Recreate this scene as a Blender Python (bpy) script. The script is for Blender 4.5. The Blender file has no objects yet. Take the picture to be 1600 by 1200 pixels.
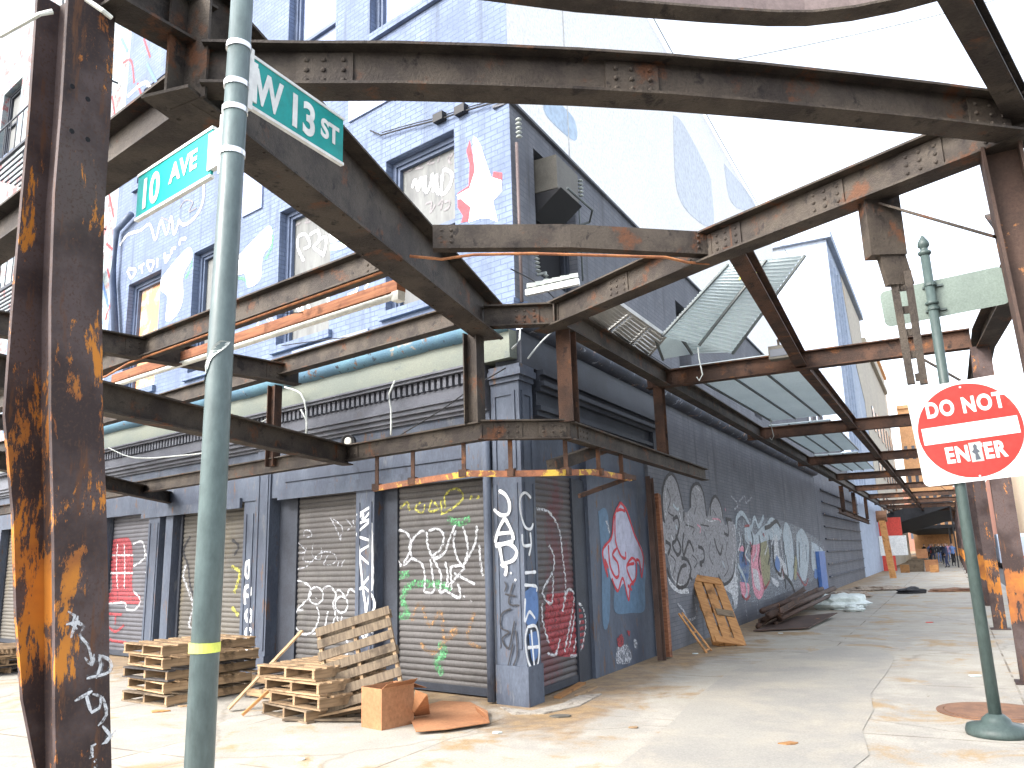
import bpy, bmesh, math, random
from mathutils import Vector, Matrix
from mathutils.geometry import tessellate_polygon
random.seed(7)
R = math.radians
V = Vector
S = bpy.context.scene
COL = S.collection
# ------------------------------------------------------------------ camera, sky, sun, exposure
F_ = 1254.0; PIT, ROLL = R(12.2), R(-1.7); EYE = 1.6
cp, sp, cr, sr = math.cos(PIT), math.sin(PIT), math.cos(ROLL), math.sin(ROLL)
M0 = Matrix(((1, 0, 0), (0, sp, -cp), (0, cp, sp)))
MR = Matrix(((cr, -sr, 0), (sr, cr, 0), (0, 0, 1))) @ M0          # world -> right, down, forward
cam = bpy.data.objects.new('camera', bpy.data.cameras.new('camera')); COL.objects.link(cam)
right, down, fwd = MR.row[0], MR.row[1], MR.row[2]
cm = Matrix((right, -down, -fwd)).transposed().to_4x4(); cm.translation = V((0, 0, EYE))
cam.matrix_world = cm
cam.data.sensor_width = 36; cam.data.lens = 36 * F_ / 1600; cam.data.clip_end = 3000; cam.data.clip_start = 0.05
S.camera = cam
W = bpy.data.worlds.new('World'); S.world = W; W.use_nodes = True
wn = W.node_tree.nodes; bg = wn['Background']
sky = wn.new('ShaderNodeTexSky'); sky.sky_type = 'NISHITA'; sky.sun_disc = False
SUN_AZ, SUN_EL = 238.0, 38.0            # compass degrees from +Y clockwise, where the sun stands
sky.sun_elevation = R(SUN_EL); sky.sun_rotation = R(SUN_AZ); sky.dust_density = 4.0; sky.air_density = 1.0; sky.ozone_density = 1.6
hs_ = wn.new('ShaderNodeHueSaturation'); hs_.inputs['Saturation'].default_value = .38
W.node_tree.links.new(sky.outputs[0], hs_.inputs['Color']); W.node_tree.links.new(hs_.outputs[0], bg.inputs[0]); bg.inputs[1].default_value = 0.15
sun = bpy.data.objects.new('sun', bpy.data.lights.new('sun', 'SUN')); COL.objects.link(sun)
sun.data.energy = .5; sun.data.angle = R(18); sun.data.color = (1, 0.94, 0.86)
sd = V((math.sin(R(SUN_AZ)) * math.cos(R(SUN_EL)), math.cos(R(SUN_AZ)) * math.cos(R(SUN_EL)), math.sin(R(SUN_EL))))
sun.rotation_euler = sd.to_track_quat('Z', 'Y').to_euler()
S.view_settings.view_transform = 'Standard'; S.view_settings.look = 'None'; S.view_settings.gamma = 1
S.view_settings.exposure = 2.3
S.render.engine = 'CYCLES'; S.render.resolution_x = 1024; S.render.resolution_y = 768
try:
    S.cycles.max_bounces = 6; S.cycles.diffuse_bounces = 3; S.cycles.use_denoising = True
except Exception: pass
# ------------------------------------------------------------------ survey helpers: the photo's sight lines met with real planes
def ray(x, y): return MR.transposed() @ V(((x - 800) / F_, (y - 600) / F_, 1))
def gp(x, y, z=0.0):
    r = ray(x, y); t = (z - EYE) / r.z; p = r * t; return V((p.x, p.y, z))
AZA, AZB = R(-50.8), R(27.9)
Z = V((0, 0, 1)); C0 = V((0.07, 9.344, 0))
class Fr:
    def __init__(s, o, d, n, z=Z): s.o, s.d, s.n, s.z = V(o), V(d), V(n), V(z)
    def p(s, a, n, z): return s.o + s.d * a + s.n * n + s.z * z
    def loc(s, p):
        q = p - s.o; return V((q.dot(s.d), q.dot(s.n), q.dot(s.z)))
    def px(s, x, y, n=0.0):
        r = ray(x, y); e = V((0, 0, EYE)); o = s.o + s.n * n
        t = (o - e).dot(s.n) / r.dot(s.n); q = s.loc(e + r * t); return (q.x, q.z)
FA = Fr(C0, (math.sin(AZA), math.cos(AZA), 0), (-math.cos(AZA), math.sin(AZA), 0))
FB = Fr(C0, (math.sin(AZB), math.cos(AZB), 0), (math.cos(AZB), -math.sin(AZB), 0))
FW = Fr((0, 0, 0), (1, 0, 0), (0, 1, 0))
# ------------------------------------------------------------------ mesh builder
class MB:
    def __init__(s): s.v = []; s.f = []; s.mi = []; s.m = 0
    def add(s, vs, fs):
        b = len(s.v); s.v += [V(v) for v in vs]
        for f in fs: s.f.append([b + i for i in f]); s.mi.append(s.m)
        return s
    def box(s, F, x0, x1, y0, y1, z0, z1):
        vs = [F.p(x, y, z) for z in (z0, z1) for y in (y0, y1) for x in (x0, x1)]
        return s.add(vs, [(0, 1, 3, 2), (4, 6, 7, 5), (0, 4, 5, 1), (2, 3, 7, 6), (0, 2, 6, 4), (1, 5, 7, 3)])
    def cuboid(s, c, ax, ay, az):      # centre and three half-axis vectors
        c = V(c); vs = [c + V(ax) * i + V(ay) * j + V(az) * k for k in (-1, 1) for j in (-1, 1) for i in (-1, 1)]
        return s.add(vs, [(0, 1, 3, 2), (4, 6, 7, 5), (0, 4, 5, 1), (2, 3, 7, 6), (0, 2, 6, 4), (1, 5, 7, 3)])
    def bar(s, p, q, w, h, up=Z):
        p, q = V(p), V(q); t = q - p; L = t.length; t.normalize()
        if abs(t.dot(V(up))) > .98: up = V((1, 0, 0))
        sd_ = t.cross(V(up)).normalized(); u = sd_.cross(t)
        return s.cuboid((p + q) / 2, t * L / 2, sd_ * w / 2, u * h / 2)
    def sweep(s, pts, rects, up=Z):
        pts = [V(p) for p in pts]; n = len(pts); fr = []
        for i in range(n):
            t = (pts[min(i + 1, n - 1)] - pts[max(i - 1, 0)]).normalized()
            a = t.cross(V(up)).normalized(); fr.append((a, a.cross(t)))
        for (s0, s1, u0, u1) in rects:
            vs = []
            for p, (a, u) in zip(pts, fr):
                vs += [p + a * s0 + u * u0, p + a * s1 + u * u0, p + a * s1 + u * u1, p + a * s0 + u * u1]
            fs = [(0, 1, 2, 3), tuple(4 * (n - 1) + k for k in (3, 2, 1, 0))]
            for i in range(n - 1):
                for k in range(4):
                    l = (k + 1) % 4; fs.append((4 * i + k, 4 * i + 4 + k, 4 * i + 4 + l, 4 * i + l))
            s.add(vs, fs)
        return s
    def tube(s, pts, r, n=8, r2=None):
        pts = [V(p) for p in pts]; m = len(pts); up = V((.13, .21, .97)); vs = []; fs = []
        for i in range(m):
            t = (pts[min(i + 1, m - 1)] - pts[max(i - 1, 0)]).normalized()
            u_ = up if abs(t.dot(up)) < .95 else V((1, .1, 0))
            a = t.cross(u_).normalized(); b = a.cross(t)
            rr = r if r2 is None else r + (r2 - r) * i / (m - 1)
            for k in range(n):
                an = 2 * math.pi * k / n; vs.append(pts[i] + (a * math.cos(an) + b * math.sin(an)) * rr)
        for i in range(m - 1):
            for k in range(n): l = (k + 1) % n; fs.append((i * n + k, i * n + l, i * n + n + l, i * n + n + k))
        fs += [tuple(range(n))[::-1], tuple((m - 1) * n + k for k in range(n))]
        return s.add(vs, fs)
    def lathe(s, c, prof, n=20, ax=Z):
        ax = V(ax).normalized(); a = ax.orthogonal().normalized(); b = ax.cross(a); vs = []; fs = []
        for (r, h) in prof:
            for k in range(n):
                an = 2 * math.pi * k / n; vs.append(V(c) + ax * h + (a * math.cos(an) + b * math.sin(an)) * r)
        for i in range(len(prof) - 1):
            for k in range(n): l = (k + 1) % n; fs.append((i * n + k, i * n + l, i * n + n + l, i * n + n + k))
        fs += [tuple(range(n))[::-1], tuple((len(prof) - 1) * n + k for k in range(n))]
        return s.add(vs, fs)
    def poly(s, pts, nrm, th):         # polygon extruded by th along nrm
        pts = [V(p) for p in pts]; n = len(pts); nv = V(nrm).normalized() * th
        tri = tessellate_polygon([pts])
        fs = [tuple(n + i for i in t) for t in tri] + [tuple(t)[::-1] for t in tri]
        fs += [(i, (i + 1) % n, n + (i + 1) % n, n + i) for i in range(n)]
        return s.add(pts + [p + nv for p in pts], fs)
    def quad(s, a, b, c, d): return s.add([a, b, c, d], [(0, 1, 2, 3)])
    def rivet(s, c, ax, r=.014): return s.lathe(V(c) + V(ax).normalized() * -.002, [(r, 0), (r * .85, r * .5), (r * .35, r * .8)], 6, ax)
    def build(s, name, mats, parent=None, loc=None, F=None, smooth=False, local=False):
        me = bpy.data.meshes.new(name)
        if loc is None: loc = V((0, 0, 0)) if not parent else V(parent.location)
        off = V((0, 0, 0)) if local else V(loc)
        me.from_pydata([tuple(v - off) for v in s.v], [], s.f)
        mats = mats if isinstance(mats, (list, tuple)) else [mats]
        for m in mats: me.materials.append(m)
        me.polygons.foreach_set('material_index', s.mi)
        bm = bmesh.new(); bm.from_mesh(me); bmesh.ops.recalc_face_normals(bm, faces=bm.faces)
        uv = bm.loops.layers.uv.new('UVMap'); F = F or FW
        for f in bm.faces:
            n = f.normal; ln = (abs(n.dot(F.d)), abs(n.dot(F.n)), abs(n.dot(F.z))); k = ln.index(max(ln))
            for l in f.loops:
                q = F.loc(l.vert.co + off)
                l[uv].uv = (q.y, q.z) if k == 0 else ((q.x, q.z) if k == 1 else (q.x, q.y))
            if smooth: f.smooth = True
        bm.to_mesh(me); bm.free()
        o = bpy.data.objects.new(name, me); COL.objects.link(o)
        if parent: o.parent = parent
        else: o.location = loc
        return o
def tag(o, label=None, cat=None, group=None, kind=None):
    if label: o['label'] = label
    if cat: o['category'] = cat
    if group: o['group'] = group
    if kind: o['kind'] = kind
    return o
def thing(name, label, cat, loc=(0, 0, 0), group=None):
    o = bpy.data.objects.new(name, None); COL.objects.link(o); o.location = V(loc); o.empty_display_size = .2
    return tag(o, label, cat, group)
def part(mb, name, mat, par, F=None, smooth=False): return mb.build(name, mat, par, F=F, smooth=smooth)
def sub(mb, name, mat, par, F=None, smooth=False):   # child of a part: part has identity transform under thing
    root = par.parent if par.parent else par
    o = mb.build(name, mat, None, loc=V(root.location), F=F, smooth=smooth); o.location = (0, 0, 0); o.parent = par; return o
def single(mb, name, mat, label, cat, group=None, F=None, smooth=False):
    c = sum(((v) for v in mb.v), V((0, 0, 0))) / len(mb.v); c.z = min(v.z for v in mb.v)
    return tag(mb.build(name, mat, None, loc=c, F=F, smooth=smooth), label, cat, group)
# ------------------------------------------------------------------ materials
def nd(nt, t, **k):
    n = nt.nodes.new(t)
    for a, b in k.items():
        if a in n.inputs.keys(): n.inputs[a].default_value = b
        else: setattr(n, a, b)
    return n
def newmat(name, col, rough=.75, metal=0.0):
    m = bpy.data.materials.new(name); m.use_nodes = True; nt = m.node_tree; b = nt.nodes['Principled BSDF']
    b.inputs['Base Color'].default_value = (*col, 1); b.inputs['Roughness'].default_value = rough; b.inputs['Metallic'].default_value = metal
    b.inputs['Specular IOR Level'].default_value = .3
    return m, nt, b
def ramp(nt, src, lo, hi, smooth=True):
    n = nd(nt, 'ShaderNodeMapRange', interpolation_type='SMOOTHSTEP'); n.inputs['From Min'].default_value = lo; n.inputs['From Max'].default_value = hi
    nt.links.new(src, n.inputs['Value']); return n.outputs[0]
def mixc(nt, fac, a, b):
    n = nd(nt, 'ShaderNodeMix', data_type='RGBA')
    for sk, v in ((0, fac), (6, a), (7, b)):
        if hasattr(v, 'links'): nt.links.new(v, n.inputs[sk])
        else: n.inputs[sk].default_value = v if sk == 0 else (*v, 1)
    return n.outputs[2]
def coords(nt, kind='Object', scale=(1, 1, 1)):
    tc = nd(nt, 'ShaderNodeTexCoord'); mp = nd(nt, 'ShaderNodeMapping'); mp.inputs['Scale'].default_value = scale
    nt.links.new(tc.outputs[kind], mp.inputs[0]); return mp.outputs[0]
def noise(nt, co, sc, det=6, rough=.6, dist=0):
    n = nd(nt, 'ShaderNodeTexNoise'); n.inputs['Scale'].default_value = sc; n.inputs['Detail'].default_value = det
    n.inputs['Roughness'].default_value = rough; n.inputs['Distortion'].default_value = dist; nt.links.new(co, n.inputs['Vector']); return n.outputs[0]
def bump(nt, b, h, st=.3, d=.01):
    n = nd(nt, 'ShaderNodeBump'); n.inputs['Strength'].default_value = st; n.inputs['Distance'].default_value = d
    nt.links.new(h, n.inputs['Height']); nt.links.new(n.outputs[0], b.inputs['Normal'])
def weathered(name, c1, c2, rough=.8, sc=3, stretch=(1, 1, 1), stains=None, sfac=(.58, .66), ssc=2.0, metal=0, bst=.35, fine=60, bd=.004):
    """two tones of the same paint or metal, optional list of stain colours with their own noise"""
    m, nt, b = newmat(name, c1, rough, metal); co = coords(nt, 'Object', stretch)
    c = mixc(nt, ramp(nt, noise(nt, co, sc, 8, .65), .38, .62), c1, c2)
    f = noise(nt, co, fine, 4, .7)
    for i, st in enumerate(stains or []):
        cc = coords(nt, 'Object', (stretch[0] * (1 + .3 * i), stretch[1], stretch[2])); mp = noise(nt, cc, ssc * (1 + .9 * i), 9, .68, .2)
        c = mixc(nt, ramp(nt, mp, sfac[0], sfac[1]), c, st)
    c = mixc(nt, ramp(nt, f, .25, .75), c, tuple(x * .62 for x in c2)) if False else c
    dk = nd(nt, 'ShaderNodeMix', data_type='RGBA', blend_type='MULTIPLY'); dk.inputs[0].default_value = .45
    nt.links.new(c, dk.inputs[6]); cr_ = nd(nt, 'ShaderNodeMapRange'); cr_.inputs['From Min'].default_value = .3; cr_.inputs['From Max'].default_value = .7; cr_.inputs['To Min'].default_value = .55; cr_.inputs['To Max'].default_value = 1.35
    nt.links.new(f, cr_.inputs[0]); cb = nd(nt, 'ShaderNodeCombineColor')
    for i in range(3): nt.links.new(cr_.outputs[0], cb.inputs[i])
    nt.links.new(cb.outputs[0], dk.inputs[7]); nt.links.new(dk.outputs[2], b.inputs['Base Color'])
    bump(nt, b, f, bst, bd); return m
def bricks(name, c1, c2, mortar, stains=None, sfac=(.6, .68), bw=.215, rh=.075, bst=.5, ssc=.8):
    m, nt, b = newmat(name, c1, .8); uv = coords(nt, 'UV'); ob = coords(nt, 'Object')
    br = nd(nt, 'ShaderNodeTexBrick'); br.inputs['Scale'].default_value = 1; br.inputs['Brick Width'].default_value = bw; br.inputs['Row Height'].default_value = rh
    br.inputs['Mortar Size'].default_value = .006; br.inputs['Mortar Smooth'].default_value = .3
    br.inputs['Color1'].default_value = (*c1, 1); br.inputs['Color2'].default_value = (*c2, 1); br.inputs['Mortar'].default_value = (*mortar, 1)
    nt.links.new(uv, br.inputs['Vector']); c = br.outputs[0]
    v = ramp(nt, noise(nt, ob, 1.3, 8, .7), .35, .7)
    c = mixc(nt, v, c, tuple(x * .78 for x in c1))
    vs_ = coords(nt, 'Object', (6, 6, .5)); c = mixc(nt, ramp(nt, noise(nt, vs_, 1, 6, .6), .5, .72), c, tuple(x * .55 for x in c2))
    for i, st in enumerate(stains or []): c = mixc(nt, ramp(nt, noise(nt, ob, ssc * (1 + i), 9, .7), sfac[0], sfac[1]), c, st)
    nt.links.new(c, b.inputs['Base Color'])
    inv = nd(nt, 'ShaderNodeMath', operation='SUBTRACT'); inv.inputs[0].default_value = 1; nt.links.new(br.outputs['Fac'], inv.inputs[1])
    ad = nd(nt, 'ShaderNodeMath', operation='MULTIPLY_ADD'); ad.inputs[1].default_value = .5; nt.links.new(noise(nt, ob, 40, 4), ad.inputs[0]); nt.links.new(inv.outputs[0], ad.inputs[2])
    bump(nt, b, ad.outputs[0], bst, .01); return m
def paint(name, col, rough=.6, spray=.0):
    m, nt, b = newmat(name, col, rough); co = coords(nt, 'Object')
    c = mixc(nt, ramp(nt, noise(nt, co, 9, 6, .7), .35, .7), col, tuple(x * .72 for x in col)); nt.links.new(c, b.inputs['Base Color'])
    if spray:   # thin or worn spray paint lets the wall through
        tr = nd(nt, 'ShaderNodeBsdfTransparent'); mx = nd(nt, 'ShaderNodeMixShader')
        nt.links.new(ramp(nt, noise(nt, co, 22, 8, .8), spray - .1, spray + .12), mx.inputs[0])
        nt.links.new(tr.outputs[0], mx.inputs[1]); nt.links.new(b.outputs[0], mx.inputs[2]); nt.links.new(mx.outputs[0], nt.nodes['Material Output'].inputs[0])
    return m
M = {}
RUST = (.30, .10, .03); ORG = (.50, .19, .028)
M['steel'] = weathered('rusted_steel', (.068, .055, .043), (.032, .025, .021), .7, 2.6, stains=[(.10, .042, .02), (.018, .014, .012)], sfac=(.56, .66), ssc=3.4, metal=.0, fine=55, bst=.8, bd=.008)
M['steel_red'] = weathered('red_rusted_steel', (.085, .044, .028), (.04, .024, .018), .8, 2.4, stains=[(.17, .068, .025), (.02, .014, .012)], sfac=(.55, .68), ssc=3.2, fine=60, bst=.8, bd=.008)
M['fascia'] = weathered('bare_grey_steel', (.15, .118, .115), (.11, .085, .082), .6, 1.2, stains=[(.13, .08, .06)], sfac=(.66, .72), fine=50)
def orange_column(name, bands):
    m, nt, b = newmat(name, (.08, .055, .05), .72, .05); co = coords(nt, 'Object', (1, 1, .3))
    n1 = noise(nt, co, 5.5, 12, .78, .3); n2 = noise(nt, coords(nt, 'Object'), 2, 8, .6); n3 = noise(nt, coords(nt, 'Object'), 70, 4, .6)
    c = mixc(nt, ramp(nt, n2, .4, .6), (.085, .062, .06), (.036, .024, .023))
    c = mixc(nt, ramp(nt, n3, .5, .7), c, (.065, .038, .028)); c = mixc(nt, ramp(nt, noise(nt, coords(nt, 'Object', (1, 1, .15)), 14, 6, .7), .55, .7), c, (.11, .05, .025))
    sep = nd(nt, 'ShaderNodeSeparateXYZ'); nt.links.new(coords(nt, 'Object'), sep.inputs[0])
    tot = None
    for (z0, z1, st) in bands:
        a = nd(nt, 'ShaderNodeMapRange', interpolation_type='SMOOTHSTEP'); a.inputs['From Min'].default_value = z0 - .12; a.inputs['From Max'].default_value = z0 + .02
        bb = nd(nt, 'ShaderNodeMapRange', interpolation_type='SMOOTHSTEP'); bb.inputs['From Min'].default_value = z1 - .02; bb.inputs['From Max'].default_value = z1 + .12; bb.inputs['To Min'].default_value = 1; bb.inputs['To Max'].default_value = 0
        nt.links.new(sep.outputs[2], a.inputs[0]); nt.links.new(sep.outputs[2], bb.inputs[0])
        mu = nd(nt, 'ShaderNodeMath', operation='MULTIPLY'); nt.links.new(a.outputs[0], mu.inputs[0]); nt.links.new(bb.outputs[0], mu.inputs[1])
        m2 = nd(nt, 'ShaderNodeMath', operation='MULTIPLY'); m2.inputs[1].default_value = st; nt.links.new(mu.outputs[0], m2.inputs[0])
        if tot is None: tot = m2.outputs[0]
        else:
            mm = nd(nt, 'ShaderNodeMath', operation='MAXIMUM'); nt.links.new(tot, mm.inputs[0]); nt.links.new(m2.outputs[0], mm.inputs[1]); tot = mm.outputs[0]
    ad = nd(nt, 'ShaderNodeMath', operation='ADD'); nt.links.new(tot, ad.inputs[0]); nt.links.new(n1, ad.inputs[1])
    c = mixc(nt, ramp(nt, ad.outputs[0], .60, .625), c, mixc(nt, ramp(nt, n2, .4, .65), ORG, (.24, .085, .028)))
    nt.links.new(c, b.inputs['Base Color']); bump(nt, b, ad.outputs[0], .45, .006); return m
M['bigcol'] = orange_column('flaking_orange_column', [(1.2, 2.7, .07), (.2, 1.1, .02)])
M['bandcol'] = orange_column('orange_banded_column', [(.72, 1.25, .17)])
M['brick'] = bricks('periwinkle_brick', (.135, .175, .27), (.165, .21, .305), (.088, .112, .175), bst=.7)
M['brick_pale'] = bricks('pale_teal_brick', (.28, .34, .35), (.33, .37, .38), (.23, .28, .3), stains=[(.38, .37, .36), (.16, .21, .28), (.28, .12, .12)], sfac=(.52, .6))
M['greybrick'] = bricks('dark_grey_brick', (.135, .143, .165), (.165, .17, .19), (.095, .10, .115), stains=[(.23, .23, .24), (.08, .08, .09), (.18, .16, .15)], sfac=(.6, .75), bst=.5)
M['greywall'] = weathered('grey_render', (.088, .087, .098), (.066, .066, .077), .85, 1.5, stains=[(.12, .105, .095)], sfac=(.6, .75))
M['shopblue'] = weathered('dark_blue_shopfront', (.082, .10, .135), (.058, .07, .098), .6, 2.2, (1, 1, .4), stains=[(.036, .04, .055), (.115, .125, .14), (.12, .07, .045)], sfac=(.58, .68), fine=40)
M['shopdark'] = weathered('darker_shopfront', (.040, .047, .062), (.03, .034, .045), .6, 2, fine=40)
M['lilac'] = weathered('lilac_grey_cornice', (.135, .142, .165), (.10, .106, .125), .7, 2, stains=[(.09, .09, .1)], sfac=(.62, .7))
M['green'] = weathered('pale_green_signboard', (.17, .185, .15), (.135, .155, .135), .6, 1.0, (.7, .7, 1.5), stains=[(.25, .21, .15), (.10, .12, .12)], sfac=(.62, .7), ssc=1.6)
M['turq'] = weathered('peeling_turquoise', (.13, .25, .32), (.10, .19, .27), .6, 1.6, stains=[(.40, .34, .28), (.18, .11, .08), (.05, .055, .07)], sfac=(.6, .64), ssc=2.6)
M['peel'] = weathered('peeling_dark_ledge', (.06, .075, .11), (.045, .05, .065), .6, 1.6, stains=[(.34, .24, .19), (.30, .33, .38)], sfac=(.6, .64), ssc=3)
def shuttermat(name, c, tint=None, sf=(.5, .75)):
    return weathered(name, c, tuple(x * .8 for x in c), .55, 1.3, (1, 1, .6), stains=[tint] if tint else [tuple(x * .55 for x in c)], sfac=sf, ssc=1.2, metal=.25, fine=50)
M['sh1'] = shuttermat('grey_shutter', (.108, .102, .10), (.135, .13, .12)); M['sh3'] = shuttermat('tan_shutter', (.12, .112, .10), (.155, .13, .085)); M['sh4'] = shuttermat('blue_grey_shutter', (.12, .12, .135))
M['shr'] = shuttermat('red_tinted_shutter', (.10, .092, .095), (.115, .05, .055), (.5, .62))
M['white'] = paint('white_spray', (.82, .84, .86)); M['whitew'] = paint('worn_white_spray', (.66, .68, .71), spray=.455)
M['halo'] = paint('overspray', (.30, .31, .33), spray=.585); M['whitef'] = paint('faint_white_spray', (.55, .57, .62), spray=.5)
M['black'] = paint('black_spray', (.03, .03, .035), spray=.35); M['red'] = paint('red_spray', (.50, .045, .06), spray=.36); M['redd'] = paint('dark_red_spray', (.30, .05, .06), spray=.42)
M['pink'] = paint('pink_spray', (.72, .30, .38), spray=.42); M['gblue'] = paint('blue_spray', (.10, .19, .40), spray=.3); M['teal'] = paint('pale_teal_spray', (.40, .47, .52), spray=.40)
M['ggreen'] = paint('green_spray', (.12, .38, .17), spray=.5); M['gyel'] = paint('yellow_spray', (.50, .48, .10), spray=.47); M['gorg'] = paint('orange_spray', (.45, .25, .10), spray=.54)
M['mural_grey'] = paint('silver_spray', (.27, .27, .29), spray=.40); M['haze_spray'] = paint('mixed_spray_ground', (.32, .35, .39), spray=.49); M['olive'] = paint('olive_spray', (.27, .26, .15), spray=.4); M['lil'] = paint('lilac_spray', (.42, .43, .54), spray=.25)
M['sprayblue'] = paint('teal_blue_paint', (.095, .17, .26), spray=.3); M['greyspray'] = paint('grey_marker', (.20, .19, .2), spray=.38); M['mint'] = paint('mint_spray', (.42, .62, .48), spray=.35)
def wood(name, c1, c2, sc=(3, 30, 30)):
    m, nt, b = newmat(name, c1, .8); co = coords(nt, 'UV', (2.5, 34, 1)); n = noise(nt, co, 1.0, 6, .6, .4)
    ob = nd(nt, 'ShaderNodeObjectInfo'); g = noise(nt, coords(nt, 'Object'), 5, 4, .6)
    c = mixc(nt, ramp(nt, n, .35, .65), c1, c2); c = mixc(nt, ramp(nt, g, .5, .72), c, tuple(x * .5 for x in c2)); hv = nd(nt, 'ShaderNodeHueSaturation'); mr = nd(nt, 'ShaderNodeMapRange'); mr.inputs['To Min'].default_value = .7; mr.inputs['To Max'].default_value = 1.25; nt.links.new(ob.outputs['Random'], mr.inputs[0]); nt.links.new(mr.outputs[0], hv.inputs['Value']); nt.links.new(c, hv.inputs['Color']); c = hv.outputs[0]; nt.links.new(c, b.inputs['Base Color']); bump(nt, b, n, .35, .003); return m
M['wood'] = wood('pallet_pine', (.33, .225, .13), (.21, .14, .08)); M['woodgrey'] = wood('weathered_pallet', (.20, .155, .105), (.115, .085, .058)); M['woodorg'] = wood('orange_pine', (.44, .23, .09), (.32, .155, .06))
M['wooddark'] = wood('dirty_dark_pallet', (.10, .09, .082), (.05, .044, .045)); M['timber'] = wood('brown_timber', (.30, .13, .065), (.19, .075, .04))
M['card'] = weathered('cardboard', (.36, .175, .085), (.29, .135, .065), .85, 2, stains=[(.3, .15, .07)], sfac=(.66, .72), fine=30)
M['pole'] = weathered('green_grey_pole', (.10, .135, .135), (.082, .11, .112), .36, 2, (1, 1, .4), stains=[(.18, .21, .2)], sfac=(.68, .75), fine=30)
M['dpole'] = weathered('dark_green_pole', (.06, .085, .08), (.045, .065, .062), .42, 2, (1, 1, .4), stains=[(.12, .14, .13)], sfac=(.66, .72), fine=40)
M['band'], _, _ = newmat('stainless_band', (.72, .73, .74), .3, .85)
M['sgreen'] = paint('street_sign_green', (.0, .29, .27), .4); M['swhite'] = weathered('sign_white', (.72, .73, .71), (.66, .67, .65), .4, 2, stains=[(.5, .47, .42)], sfac=(.68, .78), ssc=4, fine=10, bst=.03); M['sred'] = weathered('sign_red', (.44, .022, .016), (.40, .026, .02), .4, 1.5, stains=[(.50, .08, .065)], sfac=(.6, .75), fine=12, bst=.03)
M['sback'] = weathered('sign_back', (.115, .145, .125), (.095, .12, .105), .4, 1, metal=.3)
M['yellow'] = paint('yellow_tape', (.75, .80, .15), .5); M['stick'] = weathered('torn_sticker', (.42, .45, .42), (.3, .33, .32), .6, 8)
M['tubew'] = paint('white_tube', (.82, .82, .74), .35); M['wire'], _, _ = newmat('black_wire', (.02, .02, .022), .6); M['wirew'] = paint('pale_wire', (.55, .58, .55), .6)
M['copper'] = weathered('rusty_conduit', (.40, .17, .07), (.25, .10, .05), .7, 6)
M['dark'], _, _ = newmat('dark_void', (.012, .012, .014), .9)
M['trim'] = weathered('navy_window_trim', (.10, .13, .20), (.075, .1, .155), .5, 3)
M['panel'] = weathered('white_boarding', (.17, .178, .175), (.14, .145, .145), .7, 1.2, (2, 2, .4), stains=[(.10, .105, .11)], sfac=(.5, .7), fine=2.5, bst=.05)
M['panelb'] = weathered('blue_boarding', (.26, .31, .45), (.23, .28, .41), .7, 1.5)
M['orboard'] = weathered('orange_boarding', (.62, .29, .13), (.52, .26, .14), .7, 1.5, stains=[(.5, .47, .43)], sfac=(.5, .6))
M['billb'] = weathered('white_billboard_wall', (.90, .90, .90), (.87, .87, .87), .7, .4, fine=20, bst=.05); M['billblue'] = paint('faded_blue_print', (.50, .63, .78), .6); M['billpale'] = paint('pale_grey_blue_print', (.68, .73, .80), .6)
M['corr'] = weathered('corrugated_translucent', (.66, .72, .72), (.58, .64, .64), .4, 1.2, stains=[(.25, .29, .29)], sfac=(.62, .72))
_c = M['corr'].node_tree; _b = _c.nodes['Principled BSDF']; _t = _c.nodes.new('ShaderNodeBsdfTranslucent'); _t.inputs[0].default_value = (.75, .82, .84, 1); _m = _c.nodes.new('ShaderNodeMixShader'); _m.inputs[0].default_value = .45
_c.links.new(_b.outputs[0], _m.inputs[1]); _c.links.new(_t.outputs[0], _m.inputs[2]); _c.links.new(_m.outputs[0], _c.nodes['Material Output'].inputs[0])
M['rib'] = weathered('sheet_rib', (.12, .14, .14), (.09, .1, .1), .5, 3)
M['galv'] = weathered('galvanised', (.48, .48, .46), (.38, .38, .37), .45, 4, metal=.2)
M['beigebox'] = weathered('grey_beige_box', (.115, .108, .09), (.09, .083, .07), .6, 3)
M['cream'] = weathered('cream_wall', (.62, .54, .42), (.56, .49, .4), .8, .2, fine=4); M['beige'] = weathered('beige_wall', (.50, .45, .36), (.46, .41, .34), .8, .2, stains=[(.56, .42, .28)], sfac=(.58, .66), ssc=.2, fine=4)
M['bluewall'] = weathered('haze_paled_blue', (.38, .44, .54), (.33, .39, .49), .8, .25, stains=[(.45, .50, .56)], sfac=(.6, .7), ssc=.3, fine=4)  # blue lightened and greyed so the colour itself carries the distance haze
M['redbrick'] = bricks('far_red_brick', (.30, .14, .10), (.26, .12, .09), (.2, .13, .1)); M['orangeb'] = weathered('far_orange_brick', (.60, .34, .17), (.52, .29, .15), .8, .4, fine=4)
M['glass'], _, _ = newmat('far_glass', (.06, .07, .09), .15); M['redp'] = paint('red_panel', (.60, .07, .05)); M['tarp'] = weathered('blue_tarp', (.08, .17, .42), (.06, .13, .34), .5, 5, stains=[(.4, .45, .55)], sfac=(.62, .68))
M['bag'] = weathered('white_plastic_bag', (.62, .68, .66), (.5, .56, .55), .4, 6); M['awn'] = weathered('black_awning', (.02, .02, .022), (.03, .03, .033), .7, 2)
M['rubble'] = weathered('pale_rubble', (.36, .31, .25), (.25, .2, .16), .9, 9, stains=[(.16, .11, .08)], sfac=(.55, .6), ssc=8)
M['manh'] = weathered('rusty_cover', (.22, .115, .065), (.15, .08, .05), .7, 5, fine=60)
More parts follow.
